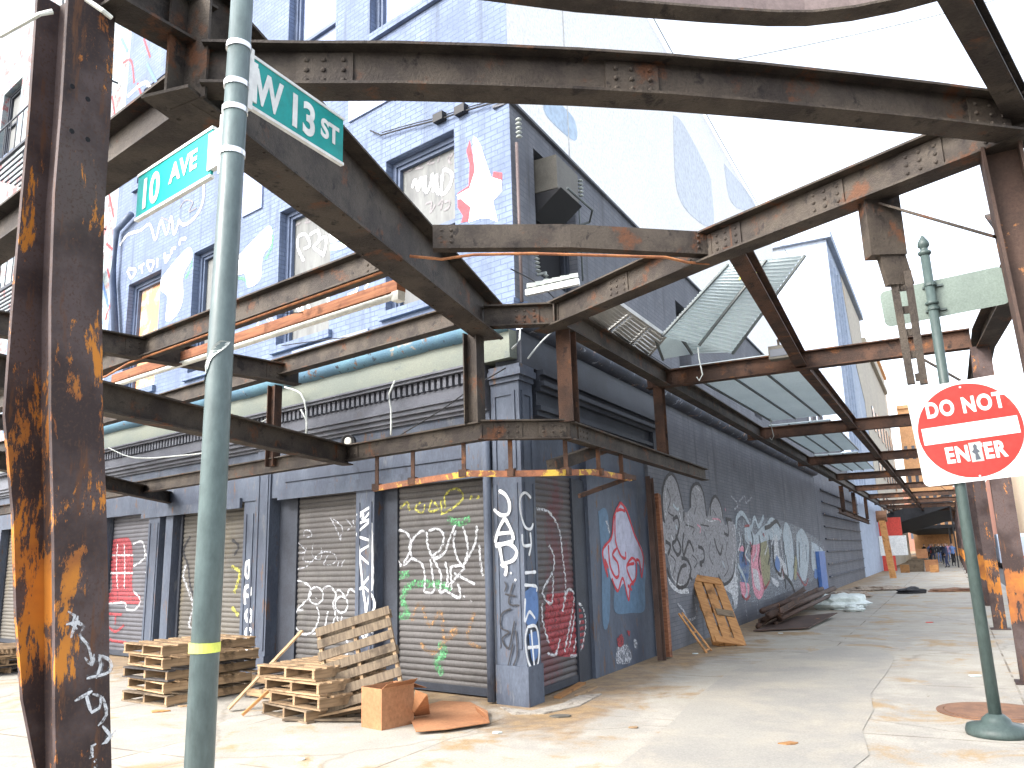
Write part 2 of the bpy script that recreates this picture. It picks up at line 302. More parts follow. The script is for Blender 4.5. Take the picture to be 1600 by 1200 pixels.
# pavement
m, nt, b = newmat('stained_pavement', (.4, .36, .3), .82); co = coords(nt, 'Object'); uvw = coords(nt, 'Object')
n1 = noise(nt, co, .33, 8, .62, .3); n2 = noise(nt, co, 1.7, 9, .7, .2); n3 = noise(nt, co, 55, 5, .7); n4 = noise(nt, co, .9, 9, .72, .5)
c = mixc(nt, ramp(nt, n1, .42, .58), (.345, .322, .272), (.295, .278, .245))
c = mixc(nt, ramp(nt, n2, .42, .66), c, (.385, .36, .31))
c = mixc(nt, ramp(nt, n4, .52, .64), c, (.33, .235, .13))
c = mixc(nt, ramp(nt, noise(nt, co, 2.6, 10, .75, .6), .62, .7), c, (.20, .155, .11))
rt = nd(nt, 'ShaderNodeMapping'); rt.inputs['Rotation'].default_value = (0, 0, -(math.pi / 2 - AZB)); nt.links.new(co, rt.inputs[0])
br = nd(nt, 'ShaderNodeTexBrick', offset=0.0); br.inputs['Scale'].default_value = 1; br.inputs['Brick Width'].default_value = 2.9; br.inputs['Row Height'].default_value = 2.35; br.inputs['Mortar Size'].default_value = .013
rt.inputs['Location'].default_value = (.6, .45, 0); nt.links.new(rt.outputs[0], br.inputs['Vector'])
mk = nd(nt, 'ShaderNodeMath', operation='MULTIPLY'); nt.links.new(br.outputs['Fac'], mk.inputs[0]); nt.links.new(ramp(nt, noise(nt, co, 1.1, 4), .4, .6), mk.inputs[1])
c = mixc(nt, mk.outputs[0], c, (.15, .12, .09))
vo = nd(nt, 'ShaderNodeTexVoronoi', feature='DISTANCE_TO_EDGE'); vo.inputs['Scale'].default_value = .3
wv = nd(nt, 'ShaderNodeMix', data_type='VECTOR'); wv.inputs[0].default_value = .3
nz = nd(nt, 'ShaderNodeTexNoise'); nz.inputs['Scale'].default_value = 1.6; nz.inputs['Detail'].default_value = 8; nt.links.new(co, nz.inputs['Vector'])
nt.links.new(co, wv.inputs[4]); nt.links.new(nz.outputs['Color'], wv.inputs[5]); nt.links.new(wv.outputs[1], vo.inputs['Vector'])
ck = nd(nt, 'ShaderNodeMapRange'); ck.inputs['From Min'].default_value = 0; ck.inputs['From Max'].default_value = .006; ck.inputs['To Min'].default_value = .4; ck.inputs['To Max'].default_value = 0; nt.links.new(vo.outputs['Distance'], ck.inputs[0])
c = mixc(nt, ck.outputs[0], c, (.13, .105, .08))
dists = []
for F in (FA, FB):    # rust washed down from the walls: brown stains that hug the building line
    dp = nd(nt, 'ShaderNodeVectorMath', operation='DOT_PRODUCT'); nt.links.new(co, dp.inputs[0]); dp.inputs[1].default_value = tuple(F.n)
    ad = nd(nt, 'ShaderNodeMath', operation='ADD'); nt.links.new(dp.outputs['Value'], ad.inputs[0]); ad.inputs[1].default_value = -F.n.dot(C0); dists.append(ad.outputs[0])
mxn = nd(nt, 'ShaderNodeMath', operation='MAXIMUM'); nt.links.new(dists[0], mxn.inputs[0]); nt.links.new(dists[1], mxn.inputs[1])
n_ = noise(nt, co, .9, 10, .72, .4); m2 = nd(nt, 'ShaderNodeMath', operation='MULTIPLY_ADD'); nt.links.new(n_, m2.inputs[0]); m2.inputs[1].default_value = -4.6; nt.links.new(mxn.outputs[0], m2.inputs[2])
k = nd(nt, 'ShaderNodeMapRange', interpolation_type='SMOOTHSTEP'); k.inputs['From Min'].default_value = -1.9; k.inputs['From Max'].default_value = -.9; k.inputs['To Min'].default_value = .8; k.inputs['To Max'].default_value = 0
nt.links.new(m2.outputs[0], k.inputs[0]); c = mixc(nt, k.outputs[0], c, mixc(nt, ramp(nt, noise(nt, co, 4, 8, .7), .4, .6), (.30, .20, .10), (.19, .125, .07)))
dk = nd(nt, 'ShaderNodeMix', data_type='RGBA', blend_type='MULTIPLY'); dk.inputs[0].default_value = .5; nt.links.new(c, dk.inputs[6])
gr = nd(nt, 'ShaderNodeMapRange'); gr.inputs['From Min'].default_value = .3; gr.inputs['From Max'].default_value = .7; gr.inputs['To Min'].default_value = .5; gr.inputs['To Max'].default_value = 1.4; nt.links.new(n3, gr.inputs[0])
cb = nd(nt, 'ShaderNodeCombineColor'); [nt.links.new(gr.outputs[0], cb.inputs[i]) for i in range(3)]; nt.links.new(cb.outputs[0], dk.inputs[7]); nt.links.new(dk.outputs[2], b.inputs['Base Color'])
bump(nt, b, n3, .4, .006); M['pave'] = m
M['asphalt'] = weathered('asphalt', (.06, .06, .062), (.05, .05, .05), .85, 1, fine=30); M['kerbm'] = weathered('kerb_stone', (.3, .29, .27), (.24, .23, .22), .8, 2)
# ------------------------------------------------------------------ the setting: street and pavement
g = MB(); g.quad((-700, -300, -.13), (900, -300, -.13), (900, 1200, -.13), (-700, 1200, -.13)); tag(g.build('street', M['asphalt']), kind='structure')
AO, BO = 6.7, 5.75
den = FA.n.x * FB.n.y - FA.n.y * FB.n.x
qa, qb = FA.n.dot(C0) + AO, FB.n.dot(C0) + BO
KC = V(((qa * FB.n.y - qb * FA.n.y) / den, (FA.n.x * qb - FB.n.x * qa) / den, 0))
pA, pB = KC + FA.d * 60, KC + FB.d * 300
g = MB(); g.poly([KC + V((0, 0, -.13)), pB + V((0, 0, -.13)), pB - FB.n * 60 + V((0, 0, -.13)), pA - FA.n * 60 + V((0, 0, -.13)), pA + V((0, 0, -.13))], Z, .13); tag(g.build('pavement', M['pave']), kind='structure')
g = MB(); g.bar(KC + V((0, 0, -.055)) + FA.n * .08 - FA.d * .2, pA + V((0, 0, -.055)) + FA.n * .08, .15, .125); g.bar(KC + V((0, 0, -.057)) + FB.n * .08, pB + V((0, 0, -.057)) + FB.n * .08, .15, .125); tag(g.build('kerb', M['kerbm']), kind='structure')
# pavement patches of a newer pour, laid 4 mm proud
g = MB(); pts = [FB.p(a + .12 * math.sin(a * 7 + o * 3), o + .10 * math.sin(a * 5.3), .004) for a, o in ((-3.5, 1.9), (-2.4, 1.85), (-1.2, 1.8), (0, 1.7), (1, 1.65), (2, 1.6), (3.1, 1.5), (4.1, 1.6), (5.2, 1.9), (6.5, 2.4), (6.2, 3.0), (5.2, 3.3), (4.2, 3.4), (3.2, 3.45), (2, 3.4), (1, 3.5), (0, 3.4), (-1, 3.45), (-2, 3.3), (-3.6, 3.3))]
g.poly(pts, Z, .002); M['patch'] = weathered('grey_patch', (.315, .298, .26), (.275, .262, .235), .7, .8, stains=[(.37, .335, .275)], sfac=(.44, .66), ssc=.9, fine=60); tag(g.build('pavement_patch', M['patch']), kind='structure')
# ------------------------------------------------------------------ walls and graffiti tools
def wall_holes(mb, F, a0, a1, z0, z1, holes, n=0.0, depth=.22):
    xs = sorted({a0, a1, *[h[0] for h in holes], *[h[1] for h in holes]}); zs = sorted({z0, z1, *[h[2] for h in holes], *[h[3] for h in holes]})
    xs = [x for x in xs if a0 <= x <= a1]; zs = [z for z in zs if z0 <= z <= z1]
    for i in range(len(xs) - 1):
        for j in range(len(zs) - 1):
            cx, cz = (xs[i] + xs[i + 1]) / 2, (zs[j] + zs[j + 1]) / 2
            if any(h[0] < cx < h[1] and h[2] < cz < h[3] for h in holes): continue
            mb.quad(F.p(xs[i], n, zs[j]), F.p(xs[i + 1], n, zs[j]), F.p(xs[i + 1], n, zs[j + 1]), F.p(xs[i], n, zs[j + 1]))
    for (h0, h1, g0, g1) in holes:
        for (p, q) in (((h0, g0), (h1, g0)), ((h1, g0), (h1, g1)), ((h1, g1), (h0, g1)), ((h0, g1), (h0, g0))):
            mb.quad(F.p(p[0], n, p[1]), F.p(q[0], n, q[1]), F.p(q[0], n - depth, q[1]), F.p(p[0], n - depth, p[1]))
def flat(n): return lambda a, z: n
PITCH = .078
def slat(n): return lambda a, z: n + .021 * math.sqrt(max(0, math.sin(math.pi * ((z / PITCH) % 1.0))))
def catmull(pts, step):
    if len(pts) == 2: P = [pts[0], pts[0], pts[1], pts[1]]
    else: P = [pts[0]] + list(pts) + [pts[-1]]
    out = []
    for i in range(1, len(P) - 2):
        p0, p1, p2, p3 = P[i - 1:i + 3]; L = math.dist(p1, p2); n = max(1, int(L / step))
        for k in range(n):
            t = k / n; out.append(tuple(.5 * (2 * p1[j] + (p2[j] - p0[j]) * t + (2 * p0[j] - 5 * p1[j] + 4 * p2[j] - p3[j]) * t * t + (3 * p1[j] - p0[j] - 3 * p2[j] + p3[j]) * t ** 3) for j in (0, 1)))
    out.append(tuple(P[-1])); return out
CR = {'z': (1, 0, 0), 'p2': (2.857, 400, 760), 'p1': (2.857, 0, 780), 'm': (3.81, 900, 720), 'u': (2.963, 400, 0), 'w': (3.43, 150, 150), 'h': (3.157, 380, 180), 'k': (4.0, 150, 400)}
def az(F, crop, pts, n=0.0):
    s, ox, oy = CR[crop]; return [F.px(ox + x / s, oy + y / s, n) for x, y in pts]
def stroke(mb, F, pts, w, surf, eps=.006, step=.02, taper=True):
    c = catmull(pts, step); n = len(c)
    if n < 2: return
    vs = []; fs = []
    for i, (a, z) in enumerate(c):
        j, k = max(0, i - 1), min(n - 1, i + 1); dx, dz = c[k][0] - c[j][0], c[k][1] - c[j][1]; L = math.hypot(dx, dz) or 1
        px_, pz = -dz / L, dx / L; ww = w / 2 * (.45 if taper and i in (0, n - 1) else 1) * (1 + .12 * math.sin(i * .7))
        for s in (-1, 0, 1):
            aa, zz = a + px_ * ww * s, z + pz * ww * s; vs.append(F.p(aa, surf(aa, zz) + eps + (.001 if s == 0 else 0), zz))
        if i: b_ = 3 * i; fs += [(b_ - 3, b_ - 2, b_ + 1, b_), (b_ - 2, b_ - 1, b_ + 2, b_ + 1)]
    mb.add(vs, fs)
def fill(mb, F, pts, surf, eps=.004, rows=None, smooth=True):
    pts = catmull(list(pts) + [pts[0]], .06)[:-1] if smooth else list(pts)
    if rows is None:
        v3 = [V((a, z, 0)) for a, z in pts]; tri = tessellate_polygon([v3]); mb.add([F.p(a, surf(a, z) + eps, z) for a, z in pts], [tuple(t) for t in tri]); return
    z0, z1 = min(p[1] for p in pts), max(p[1] for p in pts); zz = z0; n = len(pts)   # scanlines that follow the slats
    def spans(z):
        xs = sorted(pts[i][0] + (z - pts[i][1]) / (pts[(i + 1) % n][1] - pts[i][1]) * (pts[(i + 1) % n][0] - pts[i][0]) for i in range(n) if (pts[i][1] - z) * (pts[(i + 1) % n][1] - z) < 0)
        return (xs[0], xs[-1]) if len(xs) > 1 else None
    prev = None
    while zz < z1:
        s_ = spans(zz + 1e-5)
        if s_:
            row = [F.p(s_[0], surf(0, zz) + eps, zz), F.p(s_[1], surf(0, zz) + eps, zz)]
            if prev: mb.quad(prev[0], prev[1], row[1], row[0])
            prev = row
        zz += rows
def circ(cx, cy, rx, ry=None, a0=0, a1=360, n=12):
    ry = ry or rx; return [(cx + rx * math.cos(R(a0 + (a1 - a0) * i / n)), cy + ry * math.sin(R(a0 + (a1 - a0) * i / n))) for i in range(n + 1)]
def graf(par, F, crop, n, surf, items, name='graffiti'):
    """items: (material, kind, width, [polylines in photo pixels])"""
    by = {}
    for it in items: by.setdefault((it[0], it[1] in 'fF'), []).append(it)
    lay = 0
    if surf is not None and any(it[0] in ('white', 'whitew') and it[1] == 's' for it in items):
        mb = MB()
        for it in items:
            if it[0] in ('white', 'whitew') and it[1] == 's':
                for pl in it[3]: stroke(mb, F, az(F, crop, pl, n), it[2] * 2.3, surf, .003, taper=False)
        sub(mb, 'overspray', M['halo'], par, F=F)
    for key, its in by.items():
        lay += 1; pcs = [(it[1], it[2], az(F, crop, pl, n)) for it in its for pl in it[3]]; grp = []
        for pc_ in pcs:    # marks that stand apart on the wall become separate graffiti
            xs = [p[0] for p in pc_[2]]; zs = [p[1] for p in pc_[2]]; bx = [min(xs), max(xs), min(zs), max(zs)]; g_ = .12 if not key[1] else .04; hit = [q for q in grp if not (q[0][0] > bx[1] + g_ or q[0][1] < bx[0] - g_ or q[0][2] > bx[3] + g_ or q[0][3] < bx[2] - g_)]
            new = [bx, [pc_]]
            for q in hit: grp.remove(q); new[0] = [min(new[0][0], q[0][0]), max(new[0][1], q[0][1]), min(new[0][2], q[0][2]), max(new[0][3], q[0][3])]; new[1] += q[1]
            grp.append(new)
        for q in grp:
            mb = MB()
            for kd, w, pts in q[1]:
                if kd in 'fF': fill(mb, F, pts, surf, .003 + .0012 * lay, smooth=kd == 'f', rows=.0098 if surf.__code__ is slat(0).__code__ else None)
                else: stroke(mb, F, pts, w, surf, .004 + .0012 * lay)
            if mb.v: sub(mb, name, M[key[0]], par, F=F)
def shutter(F, par, a0, a1, z0, z1, n, mat, guide=M['shopdark']):
    mb = MB(); k = int((z1 - z0) / (PITCH / 8)); sf = slat(n)
    prev = None
    for i in range(k + 1):
        z = z0 + (z1 - z0) * i / k; row = (F.p(a0, sf(0, z), z), F.p(a1, sf(0, z), z))
        if prev: mb.quad(prev[0], prev[1], row[1], row[0])
        prev = row
    o = part(mb, 'shutter', mat, par, F=F)
    g_ = MB(); g_.box(F, a0 - .02, a0 + .045, n - .02, n + .05, z0, z1); g_.box(F, a1 - .045, a1 + .02, n - .02, n + .05, z0, z1); g_.box(F, a0 + .046, a1 - .046, n - .01, n + .035, z0, z0 + .09)
    sub(g_, 'guide_rail', guide, o, F=F); return o
# ------------------------------------------------------------------ corner building
bld = thing('corner_building', 'blue and grey brick corner building with graffitied roller shutters behind the rusty steel canopy', 'building', C0)
wh = [(.98, 2.35, 5.02, 7.34), (3.62, 4.98, 5.02, 7.36), (6.3, 7.72, 5.02, 7.38), (8.95, 10.3, 5.02, 7.38), (1.1, 2.75, 9.58, 11.9), (3.6, 4.92, 9.58, 11.9), (6.3, 7.7, 9.58, 11.9), (8.95, 10.3, 9.58, 11.9)]
mb = MB(); wall_holes(mb, FA, 0, 11.15, 4.2, 16.5, wh)
part(mb, 'brick_wall', M['brick'], bld, F=FA)
# shopfront zone on the avenue: fascia and pilasters
RC = -.28
mb = MB(); mb.box(FA, .46, 22, -.3, 0.0, 2.6, 3.36); mb.box(FA, .46, 4.75, .002, .035, 2.56, 2.72); mb.box(FA, 5.75, 9.0, .002, .05, 2.5, 2.66)
mb.box(FA, .9, 4.6, .002, .022, 2.82, 3.24)
part(mb, 'fascia', M['shopblue'], bld, F=FA)
# jamb fills behind
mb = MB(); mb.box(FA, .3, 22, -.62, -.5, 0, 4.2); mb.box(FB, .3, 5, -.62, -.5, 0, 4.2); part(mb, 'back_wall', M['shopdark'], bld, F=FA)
def pilaster(F, a0, a1, n0, n1, z0, z1, name='pilaster', mat=None, panel=True):
    m_ = MB(); m_.box(F, a0, a1, n0, n1, z0, z1)
    if panel and a1 - a0 > .3:
        w_ = .05
        for q in ((a0 + .04, a0 + .04 + w_), (a1 - .04 - w_, a1 - .04)): m_.box(F, q[0], q[1], n1 + .001, n1 + .014, z0 + .35, z1 - .2)
    m_.box(F, a0 - .02, a1 + .02, n0, n1 + .03, z0, z0 + .28); return part(m_, name, mat or M['shopblue'], bld, F=F)
# corner pilaster is one wedge shaped pier with both faces
m_ = MB()
def wedge(z0, z1, e=0.0, la=.42, lb=.33):
    cor = C0 + (FA.n + FB.n).normalized() * 0
    nrmA, nrmB = FA.n, FB.n
    den_ = nrmA.x * nrmB.y - nrmA.y * nrmB.x
    ka, kb = nrmA.dot(C0) + e, nrmB.dot(C0) + e
    k = V(((ka * nrmB.y - kb * nrmA.y) / den_, (nrmA.x * kb - nrmB.x * ka) / den_, 0))
    pts = [k, k + FA.d * (la + e), k + FA.d * (la + e) - FA.n * .5, k + FB.d * (lb + e) - FB.n * .5, k + FB.d * (lb + e)]
    m_.poly([p + V((0, 0, z0)) for p in pts], Z, z1 - z0)
wedge(0, 3.66, .02); wedge(0.0, .42, .05); wedge(3.661, 3.72, .05); wedge(3.721, 3.80, .09); wedge(3.801, 3.86, .06)
for F, l in ((FA, .42), (FB, .33)):
    for q in (.035, l - .085): m_.box(F, q, q + .05, .021, .036, 2.62, 3.5)
    m_.box(F, .035, l - .035, .021, .036, 3.501, 3.55)
    for q in (.035, l - .075): m_.box(F, q, q + .04, .021, .032, .6, 2.45)
cpil = part(m_, 'corner_pier', M['shopblue'], bld, F=FA)
pilasters = []
for a0, a1, n1 in ((2.56, 2.94, .0), (4.95, 5.32, .03), (5.40, 5.72, -.02), (7.95, 8.2, -.02), (8.35, 8.75, .02), (10.6, 11.1, .04), (13.2, 13.7, .0), (16, 16.5, 0), (19, 19.5, 0)):
    pilasters.append(pilaster(FA, a0, a1, -.5, n1, 0, 2.6 if a0 != 4.95 else 3.36))
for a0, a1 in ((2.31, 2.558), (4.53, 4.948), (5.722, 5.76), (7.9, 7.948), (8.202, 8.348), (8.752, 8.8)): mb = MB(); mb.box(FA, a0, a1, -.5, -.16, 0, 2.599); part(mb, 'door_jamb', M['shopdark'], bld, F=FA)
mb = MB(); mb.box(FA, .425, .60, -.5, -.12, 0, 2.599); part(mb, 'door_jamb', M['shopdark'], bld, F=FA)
# cornice layers (avenue)
mb = MB()
for (n1, z0, z1) in ((.05, 3.361, 3.40), (.10, 3.401, 3.46), (.16, 3.461, 3.52), (.20, 3.521, 3.55), (.13, 3.551, 3.70), (.22, 3.861, 3.90), (.25, 3.901, 3.925)): mb.box(FA, .46, 22, -.3, n1, z0, z1)
part(mb, 'cornice', M['lilac'], bld, F=FA)
mb = MB(); mb.box(FA, .46, 22, -.3, .10, 3.701, 3.86)
a = .5
while a < 12: mb.box(FA, a, a + .055, .101, .17, 3.72, 3.85); a += .105
part(mb, 'dentil_course', M['lilac'], bld, F=FA)
mb = MB(); mb.box(FA, .0, 22, -.3, .14, 3.926, 4.27); part(mb, 'signboard', M['green'], bld, F=FA)
def ledge(F, a0, a1, zc, r, n0, name, mat, jig=.0):
    m2 = MB(); k = int((a1 - a0) / .4); prev = None
    for i in range(k + 1):
        a_ = a0 + (a1 - a0) * i / k; j = random.uniform(-jig, jig)
        row = [F.p(a_, n0 - .3, zc + r + .1)] + [F.p(a_, n0 + (r + j) * math.cos(R(t)), zc + (r + j) * math.sin(R(t))) for t in (80, 55, 30, 0, -30, -60, -90)] + [F.p(a_, n0 - .3, zc - r)]
        b0 = len(m2.v); m2.add(row, [])
        if prev is not None:
            for q in range(len(row) - 1): m2.add([], []); m2.f.append([prev + q, prev + q + 1, b0 + q + 1, b0 + q]); m2.mi.append(0)
        prev = b0
    return part(m2, name, mat, bld, F=F, smooth=True)
ledge(FA, .0, 11.2, 4.41, .165, .15, 'ledge', M['turq'], .012)
mb = MB(); mb.box(FA, .0, 11.15, -.25, .03, 4.62, 4.70); part(mb, 'flashing', M['brick'], bld, F=FA)
# windows
def window(F, a0, a1, z0, z1, mat, split=None, sill=True, par=bld, dark=M['trim']):
    d = -.13; fr = MB(); t = .075
    for (x0, x1, y0, y1) in ((a0, a0 + t, z0, z1), (a1 - t, a1, z0, z1), (a0 + t, a1 - t, z1 - t, z1), (a0 + t, a1 - t, z0, z0 + t)): fr.box(F, x0, x1, d - .05, d, y0, y1)
    t2 = t + .05
    for (x0, x1, y0, y1) in ((a0 + t, a0 + t2, z0 + t, z1 - t), (a1 - t2, a1 - t, z0 + t, z1 - t), (a0 + t2, a1 - t2, z1 - t2, z1 - t)): fr.box(F, x0 + .001, x1, d - .09, d - .03, y0, y1)
    if split: fr.box(F, a0 + t2, a1 - t2, d - .09, d - .03, split - .03, split + .03)
    o = part(fr, 'window', dark, par, F=F)
    p_ = MB(); p_.box(F, a0 + .03, a1 - .03, d - .12, d - .095, z0 + .03, z1 - .03); pane = sub(p_, 'boarded_pane', mat, o, F=F)
    if sill:
        s_ = MB(); s_.box(F, a0 - .08, a1 + .08, -.12, .07, z0 - .12, z0 - .001); sub(s_, 'sill', M['brick'], o, F=F)
    return o, d - .095
wins = []
for i, (a0, a1, z0, z1) in enumerate(wh):
    mt = [M['panel'], M['panel'], M['panel'], M['orboard'], M['panelb'], M['panelb'], M['panel'], M['panel']][i]
    wins.append(window(FA, a0, a1, z0, z1, mt, split=6.1 if i < 2 else (7.2 + 3.3 if i > 3 else None)))
wn1 = -.225
graf(wins[0][0], FA, 'h', wn1, flat(wn1), [
    ('greyspray', 's', .035, [[(830, 235), (795, 240), (800, 280), (835, 265)], [(850, 225), (880, 240), (850, 265), (890, 258)], [(905, 205), (935, 215), (905, 240), (945, 235)], [(960, 235), (975, 190), (1000, 180)], [(1005, 215), (1035, 190), (1015, 225), (1030, 240)]]),
    ('white', 's', .05, [[(835, 360), (850, 320), (865, 370), (880, 310), (895, 375)], [(900, 300), (905, 380), (930, 330), (935, 290), (940, 380)], [(955, 290), (960, 385), (975, 380)], [(985, 280), (1000, 270), (1030, 290), (1020, 350), (980, 390), (985, 290)]]),
    ('greyspray', 's', .035, [[(900, 440), (930, 430), (925, 480), (950, 440)], [(960, 445), (985, 420), (975, 470)], [(990, 430), (1020, 425), (1015, 455), (990, 470)]])])
graf(wins[1][0], FA, 'h', wn1, flat(wn1), [
    ('greyspray', 's', .035, [[(280, 500), (245, 510), (250, 545), (285, 530)], [(300, 490), (330, 500), (305, 530), (335, 525)], [(345, 480), (370, 500), (350, 520)], [(385, 510), (390, 470), (430, 455)]]),
    ('white', 's', .05, [[(300, 720), (270, 650), (275, 600), (310, 590), (330, 640), (300, 660)], [(330, 590), (370, 570), (375, 620), (350, 650), (400, 690)], [(370, 620), (405, 600), (410, 640), (395, 700)]]),
    ('white', 's', .06, [[(250, 960), (250, 920), (290, 980), (290, 900)], [(310, 890), (340, 980), (400, 960), (420, 900), (350, 870), (330, 920)]])])
# boards painted over old openings, patches, big tags on the brick
wallp = [o for o in bld.children if o.name.startswith('brick_wall')][0]
graf(wallp, FA, 'u', 0, flat(0), [
    ('red', 'F', 0, [[(990, 650), (975, 700), (990, 760), (985, 860), (935, 895), (935, 960), (960, 1000), (950, 1030), (1010, 1020), (1015, 900), (1010, 760)], [(1100, 795), (1140, 800), (1140, 840), (1095, 835)]]),
    ('white', 'F', 0, [[(1008, 630), (1022, 640), (1040, 670), (1062, 740), (1090, 820), (1138, 835), (1140, 885), (1098, 930), (1120, 1028), (1075, 1010), (1040, 1012), (985, 1030), (995, 960), (930, 905), (990, 870), (1015, 790), (1005, 700)]]),
    ('whitew', 's', .05, [[(1010, 640), (1025, 760), (1060, 860), (1050, 1000)], [(935, 915), (1020, 905), (1140, 850)]])])
graf(wallp, FA, 'w', 0, flat(0), [
    ('ggreen', 's', .06, [[(750, 975), (800, 985), (815, 1030)], [(905, 880), (945, 800), (940, 700)], [(500, 860), (515, 900), (480, 980)], [(440, 1150), (400, 1195)]]),
    ('white', 'f', 0, [[(740, 885), (800, 820), (930, 695), (940, 790), (895, 860), (880, 985), (812, 1025), (800, 955), (742, 960)], [(350, 980), (420, 890), (500, 810), (515, 870), (470, 960), (465, 1100), (420, 1190), (375, 1200), (385, 1080), (350, 1040)]]),
    ('white', 's', .06, [[(130, 800), (170, 745), (240, 720), (290, 690), (320, 770), (350, 670), (380, 740), (405, 650), (420, 740), (450, 660)], [(580, 460), (575, 560), (540, 640), (480, 690), (440, 670)], [(170, 935), (190, 975), (215, 935), (175, 925)], [(230, 920), (260, 900)], [(245, 905), (250, 950)], [(275, 900), (295, 935), (310, 890), (275, 885)], [(330, 870), (330, 920)], [(365, 865), (395, 860), (375, 890), (370, 840)], [(405, 850), (410, 820), (430, 815)], [(450, 800), (455, 770), (485, 765)]]),
    ('greyspray', 's', .03, [[(450, 600), (480, 560), (520, 570), (500, 620), (540, 600)], [(350, 650), (390, 670), (400, 700)], [(760, 880), (800, 850), (820, 870), (860, 800)], [(860, 860), (920, 780)]])])
graf(wallp, FA, 'h', 0, flat(0), [
    ('whitew', 's', .05, [[(70, 1040), (100, 970), (130, 1030)], [(80, 1010), (140, 990)], [(110, 960), (150, 1020)], [(450, 860), (480, 820), (510, 850), (540, 800)], [(560, 860), (590, 800), (630, 800), (600, 860)], [(515, 890), (560, 870), (520, 910)]]),
    ('mint', 'f', 0, [[(430, 640), (490, 625), (500, 655), (430, 670)]]), ('white', 'f', 0, [[(430, 480), (480, 470), (560, 560), (625, 612), (560, 635), (500, 650), (495, 610), (430, 625)]])])
for q in ((2.0, 3.2, 8.3, 9.05), (5.5, 6.1, 7.6, 9.2), (2.7, 4.5, 4.80, 4.86)): mb = MB(); mb.box(FA, q[0], q[1], .001, .03, q[2], q[3]); part(mb, 'painted_patch', M['panelb'], bld, F=FA)
# conduit and little fittings running to the corner
mb = MB(); q = az(FA, 'u', [(540, 610), (590, 632), (700, 600), (860, 560), (960, 525), (1090, 488), (1130, 480)])
mb.tube([FA.p(a, .05, z) for a, z in q], .012, 6); mb.tube([FA.p(a, .03, z + .05) for a, z in q[1:]], .008, 6)
for k in (3, 4): mb.box(FA, q[k][0] - .09, q[k][0] + .09, .0, .09, q[k][1] - .03, q[k][1] + .09)
part(mb, 'cable_run', M['wire'], bld)
mb = MB(); mb.tube([FA.p(.47, .06, 0.02), FA.p(.47, .06, 3.2)], .05, 12); part(mb, 'downpipe', M['shopblue'], bld, F=FA, smooth=True)
mb = MB(); q = az(FA, 'z', [(180, 520), (176, 440), (182, 360), (205, 335)], .12); mb.tube([FA.p(a, .12, z) for a, z in q], .07, 10); part(mb, 'downpipe', M['trim'], bld, smooth=True)
# shutters on the avenue
sn = -.2
s1 = shutter(FA, bld, .6, 2.31, 0.02, 2.62, sn, M['sh1']); s2 = shutter(FA, bld, 2.94, 4.53, 0.02, 2.62, sn, M['sh1'])
s3 = shutter(FA, bld, 5.76, 7.9, 0.02, 2.62, sn, M['sh3']); s4 = shutter(FA, bld, 8.8, 10.6, .02, 2.62, sn, M['sh4'])
s5 = shutter(FA, bld, 11.1, 13.2, .02, 2.62, sn, M['sh4']); s6 = shutter(FA, bld, 13.7, 16, .02, 2.62, sn, M['sh3']); s7 = shutter(FA, bld, 16.5, 19, .02, 2.62, sn, M['sh4'])
graf(s1, FA, 'p2', sn, slat(sn), [
    ('ggreen', 's', .10, [[(620, 580), (680, 570), (660, 500), (700, 440), (800, 435), (880, 450)], [(820, 700), (850, 740), (810, 780), (840, 840)], [(860, 150), (920, 160), (960, 140)], [(640, 400), (690, 390)]]),
    ('gyel', 's', .03, [[(650, 100), (680, 70), (690, 110)], [(740, 70), (715, 100), (750, 115), (760, 80)], [(790, 60), (780, 110), (820, 100), (800, 70)], [(830, 60), (835, 120)], [(850, 100), (850, 40), (900, 10), (930, 50), (880, 100), (830, 125)], [(960, 60), (970, 40)], [(990, 60), (1000, 40)]]),
    ('gorg', 's', .05, [[(700, 600), (740, 520), (780, 620), (830, 560), (850, 680), (910, 640)], [(740, 700), (800, 740), (900, 620)], [(980, 560), (950, 680), (1010, 720)]]),
    ('whitew', 's', .032, [[(655, 358), (628, 300), (614, 225), (640, 195), (685, 215), (697, 275), (662, 352)], [(662, 352), (700, 318), (690, 265), (735, 205), (768, 208), (772, 262), (800, 322), (835, 308)], [(700, 320), (745, 345), (760, 400), (757, 470)], [(775, 200), (815, 190), (842, 215), (835, 270), (792, 318), (845, 300), (870, 235), (897, 168)], [(898, 195), (888, 250), (902, 312), (928, 352), (952, 275), (930, 178)], [(992, 175), (985, 250), (955, 315), (925, 362)], [(1003, 260), (1008, 330), (1018, 400)],
                               [(757, 472), (800, 468), (795, 400), (785, 325)], [(800, 328), (832, 395), (825, 470)], [(850, 335), (862, 400), (850, 462), (825, 475)], [(875, 355), (878, 460)], [(878, 358), (935, 362), (850, 460)], [(890, 388), (985, 437)], [(850, 462), (915, 497), (908, 432)], [(932, 488), (940, 494)], [(962, 508), (970, 514)]])])
